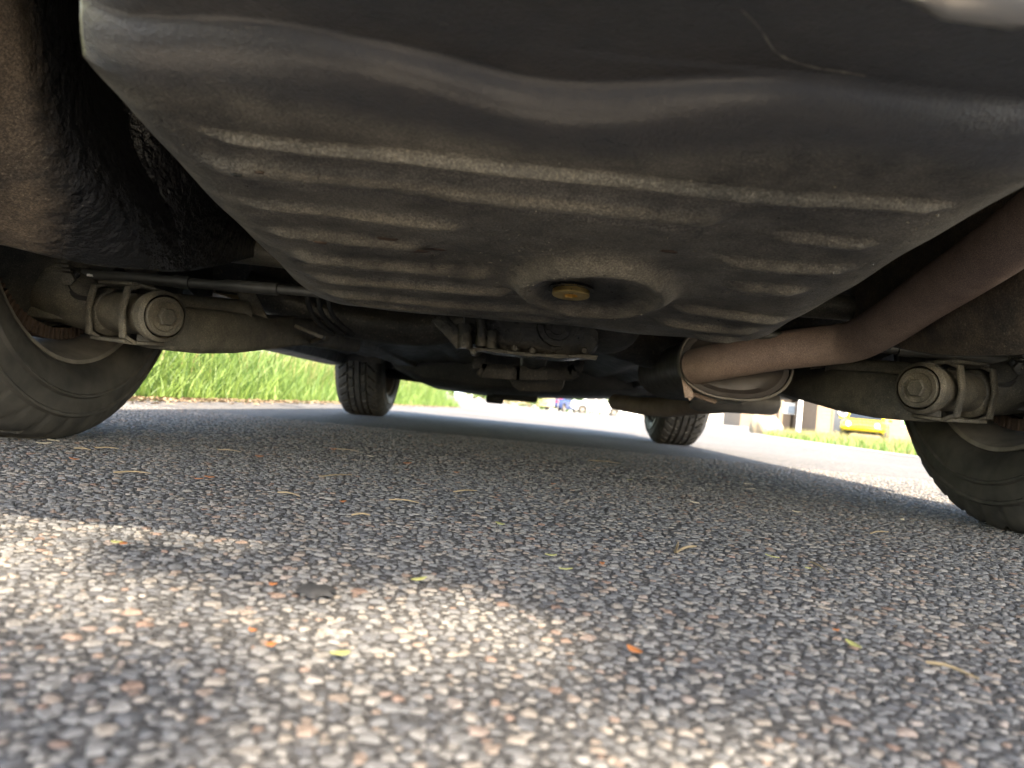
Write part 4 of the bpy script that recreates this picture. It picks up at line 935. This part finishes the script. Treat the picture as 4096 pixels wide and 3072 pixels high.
b.build('trunk', m_bark, tr, True)
# ------------------------------------------------------------------ litter on the asphalt
def straw(p0, p1, r=.0009, bend=.003):
    a, b_ = ground(*p0, .0028), ground(*p1, .0028); m_ = (a+b_)/2+np.array([0, bend, .001]); return catmull([a, m_, b_], 6)
LB = {'straw': ('dry tan straw lying flat on the asphalt', 'straw', 'dry straws on the asphalt'), 'orange': ('tiny orange-brown bud scale on the asphalt', 'bud scale', 'bud scales on the asphalt'), 'green': ('small yellow-green petal lying on the asphalt', 'petal', 'green petals on the asphalt'), 'pale': ('small pale dry petal lying on the asphalt', 'petal', 'pale petals on the asphalt')}
for (p0, p1) in [((205, 967), (256, 969)), ((245, 1020), (325, 1022)), ((470, 971), (521, 976)), ((720, 969), (776, 975)), ((840, 1079), (905, 1086)), ((600, 1063), (648, 1072)), ((1752, 1214), (1790, 1236)), ((2000, 1430), (2115, 1466)), ((1880, 1152), (1920, 1149)), ((1270, 994), (1342, 1001)), ((690, 1029), (760, 1026)), ((160, 968), (196, 972)), ((760, 1112), (800, 1113)), ((980, 1062), (1030, 1060))]:
    o = MB().tube(straw(p0, p1), [.0007, .0008, .0008, .0007, .0006, .0004], 6).build('straw', m_straw, None, True); tag(o, *LB['straw'])
f0 = MB().tube(catmull([ground(1458, 1193, .004), ground(1462, 1183, .010), ground(1465, 1172, .016)], 6), [.0009]*5+[.0005], 6).tube(straw((1462, 1192), (1504, 1180)), [.0010, .0011, .0011, .001, .001, .0006], 6)
o = f0.build('forked_needle', m_straw, None, True); tag(o, 'forked brown pine needle standing up from the asphalt', 'needle')
def petal(u, v, L_, W_, rz, mat, kind, seed, lift=.0032):
    p = ground(u, v, lift); r_ = random.Random(seed); n = 7; vv = []
    for i in range(n):
        t = i/(n-1); wv_ = W_*math.sin(PI*min(1, t*.9+.06))*r_.uniform(.85, 1.1); x = (t-.5)*L_; z = .0008*(t-.5)**2*4*r_.uniform(.6, 1.2)
        for q in (-1, 0, 1): vv.append((x, q*wv_, z+abs(q)*.0004))
    ff = [(3*i+j, 3*i+j+1, 3*i+j+4, 3*i+j+3) for i in range(n-1) for j in range(2)]
    top = [(a, b_, c) for a, b_, c in vv]; bot = [(a, b_, c-.0005) for a, b_, c in vv]; N_ = len(vv)
    rim_ = [(3*i, 3*i+3, N_+3*i+3, N_+3*i) for i in range(n-1)]+[(3*i+2, N_+3*i+2, N_+3*i+5, 3*i+5) for i in range(n-1)]+[(0, N_, N_+1, 1), (1, N_+1, N_+2, 2), (3*n-3, 3*n-2, N_+3*n-2, N_+3*n-3), (3*n-2, 3*n-1, N_+3*n-1, N_+3*n-2)]
    me = mesh('petal', top+bot, ff+[tuple(N_+i for i in f[::-1]) for f in ff]+rim_, True, 50)
    o = link({'orange': 'bud_scale'}.get(kind, 'petal'), me, mat); o.location = p; o.scale = (.85, .8, .8); o.rotation_euler = (r_.uniform(-.12, .12), r_.uniform(-.12, .12), rz); return tag(o, *LB[kind])
for i, (u, v, L_, W_, rz, kd) in enumerate([(95, 957, .020, .005, .2, 'pale'), (115, 951, .018, .005, .1, 'pale'), (160, 991, .012, .004, .3, 'orange'), (905, 1251, .011, .0025, .6, 'green'), (735, 1411, .010, .003, .7, 'green'), (1190, 1199, .011, .0022, .5, 'green'), (1222, 1229, .012, .0014, .5, 'green'), (1360, 1036, .012, .004, .4, 'green'), (1195, 1045, .008, .004, 0, 'orange'), (252, 1171, .009, .0025, -.2, 'green'), (266, 1174, .006, .0022, -.2, 'orange'), (590, 1262, .005, .0022, 0, 'orange'), (1668, 1202, .013, .0022, -.4, 'green'), (1720, 1105, .012, .0035, -.2, 'pale'), (1615, 1045, .018, .0035, 0, 'pale'), (1622, 1056, .018, .0035, .2, 'pale'), (1500, 1085, .014, .004, -.2, 'pale'), (1370, 1404, .009, .0026, -.7, 'orange'), (1843, 1392, .011, .0022, -1.1, 'green'), (1806, 1361, .005, .002, .3, 'orange'), (1301, 1217, .004, .003, 0, 'orange'), (741, 1083, .007, .004, .3, 'orange'), (1080, 1131, .010, .003, -.4, 'green'), (986, 1020, .010, .003, 0, 'orange'), (1949, 1122, .009, .0035, .7, 'pale'), (720, 970, .012, .006, .4, 'orange'), (452, 1030, .012, .004, .3, 'orange'), (430, 1034, .010, .003, .1, 'orange'), (545, 1361, .004, .002, 0, 'orange'), (585, 1392, .005, .0025, .5, 'orange'), (1745, 1227, .006, .003, .3, 'green'), (800, 985, .014, .006, .3, 'pale'), (880, 1000, .016, .006, .1, 'orange'), (560, 985, .014, .006, .5, 'orange')]):
    petal(u, v, L_, W_, rz, {'orange': m_oran, 'green': m_gpet, 'pale': m_ppet}[kd], kd, i)
p = ground(681, 1277, .0026); v_, f_ = flake(.0118, .0150, .0016, 21, 15); o = MB().add([(a, b_, -c) for a, b_, c in v_], f_).build('bark_flake', m_flake, None, True, 50); o.location = p; tag(o, 'flat charcoal flake lying on the sunlit asphalt', 'flake')
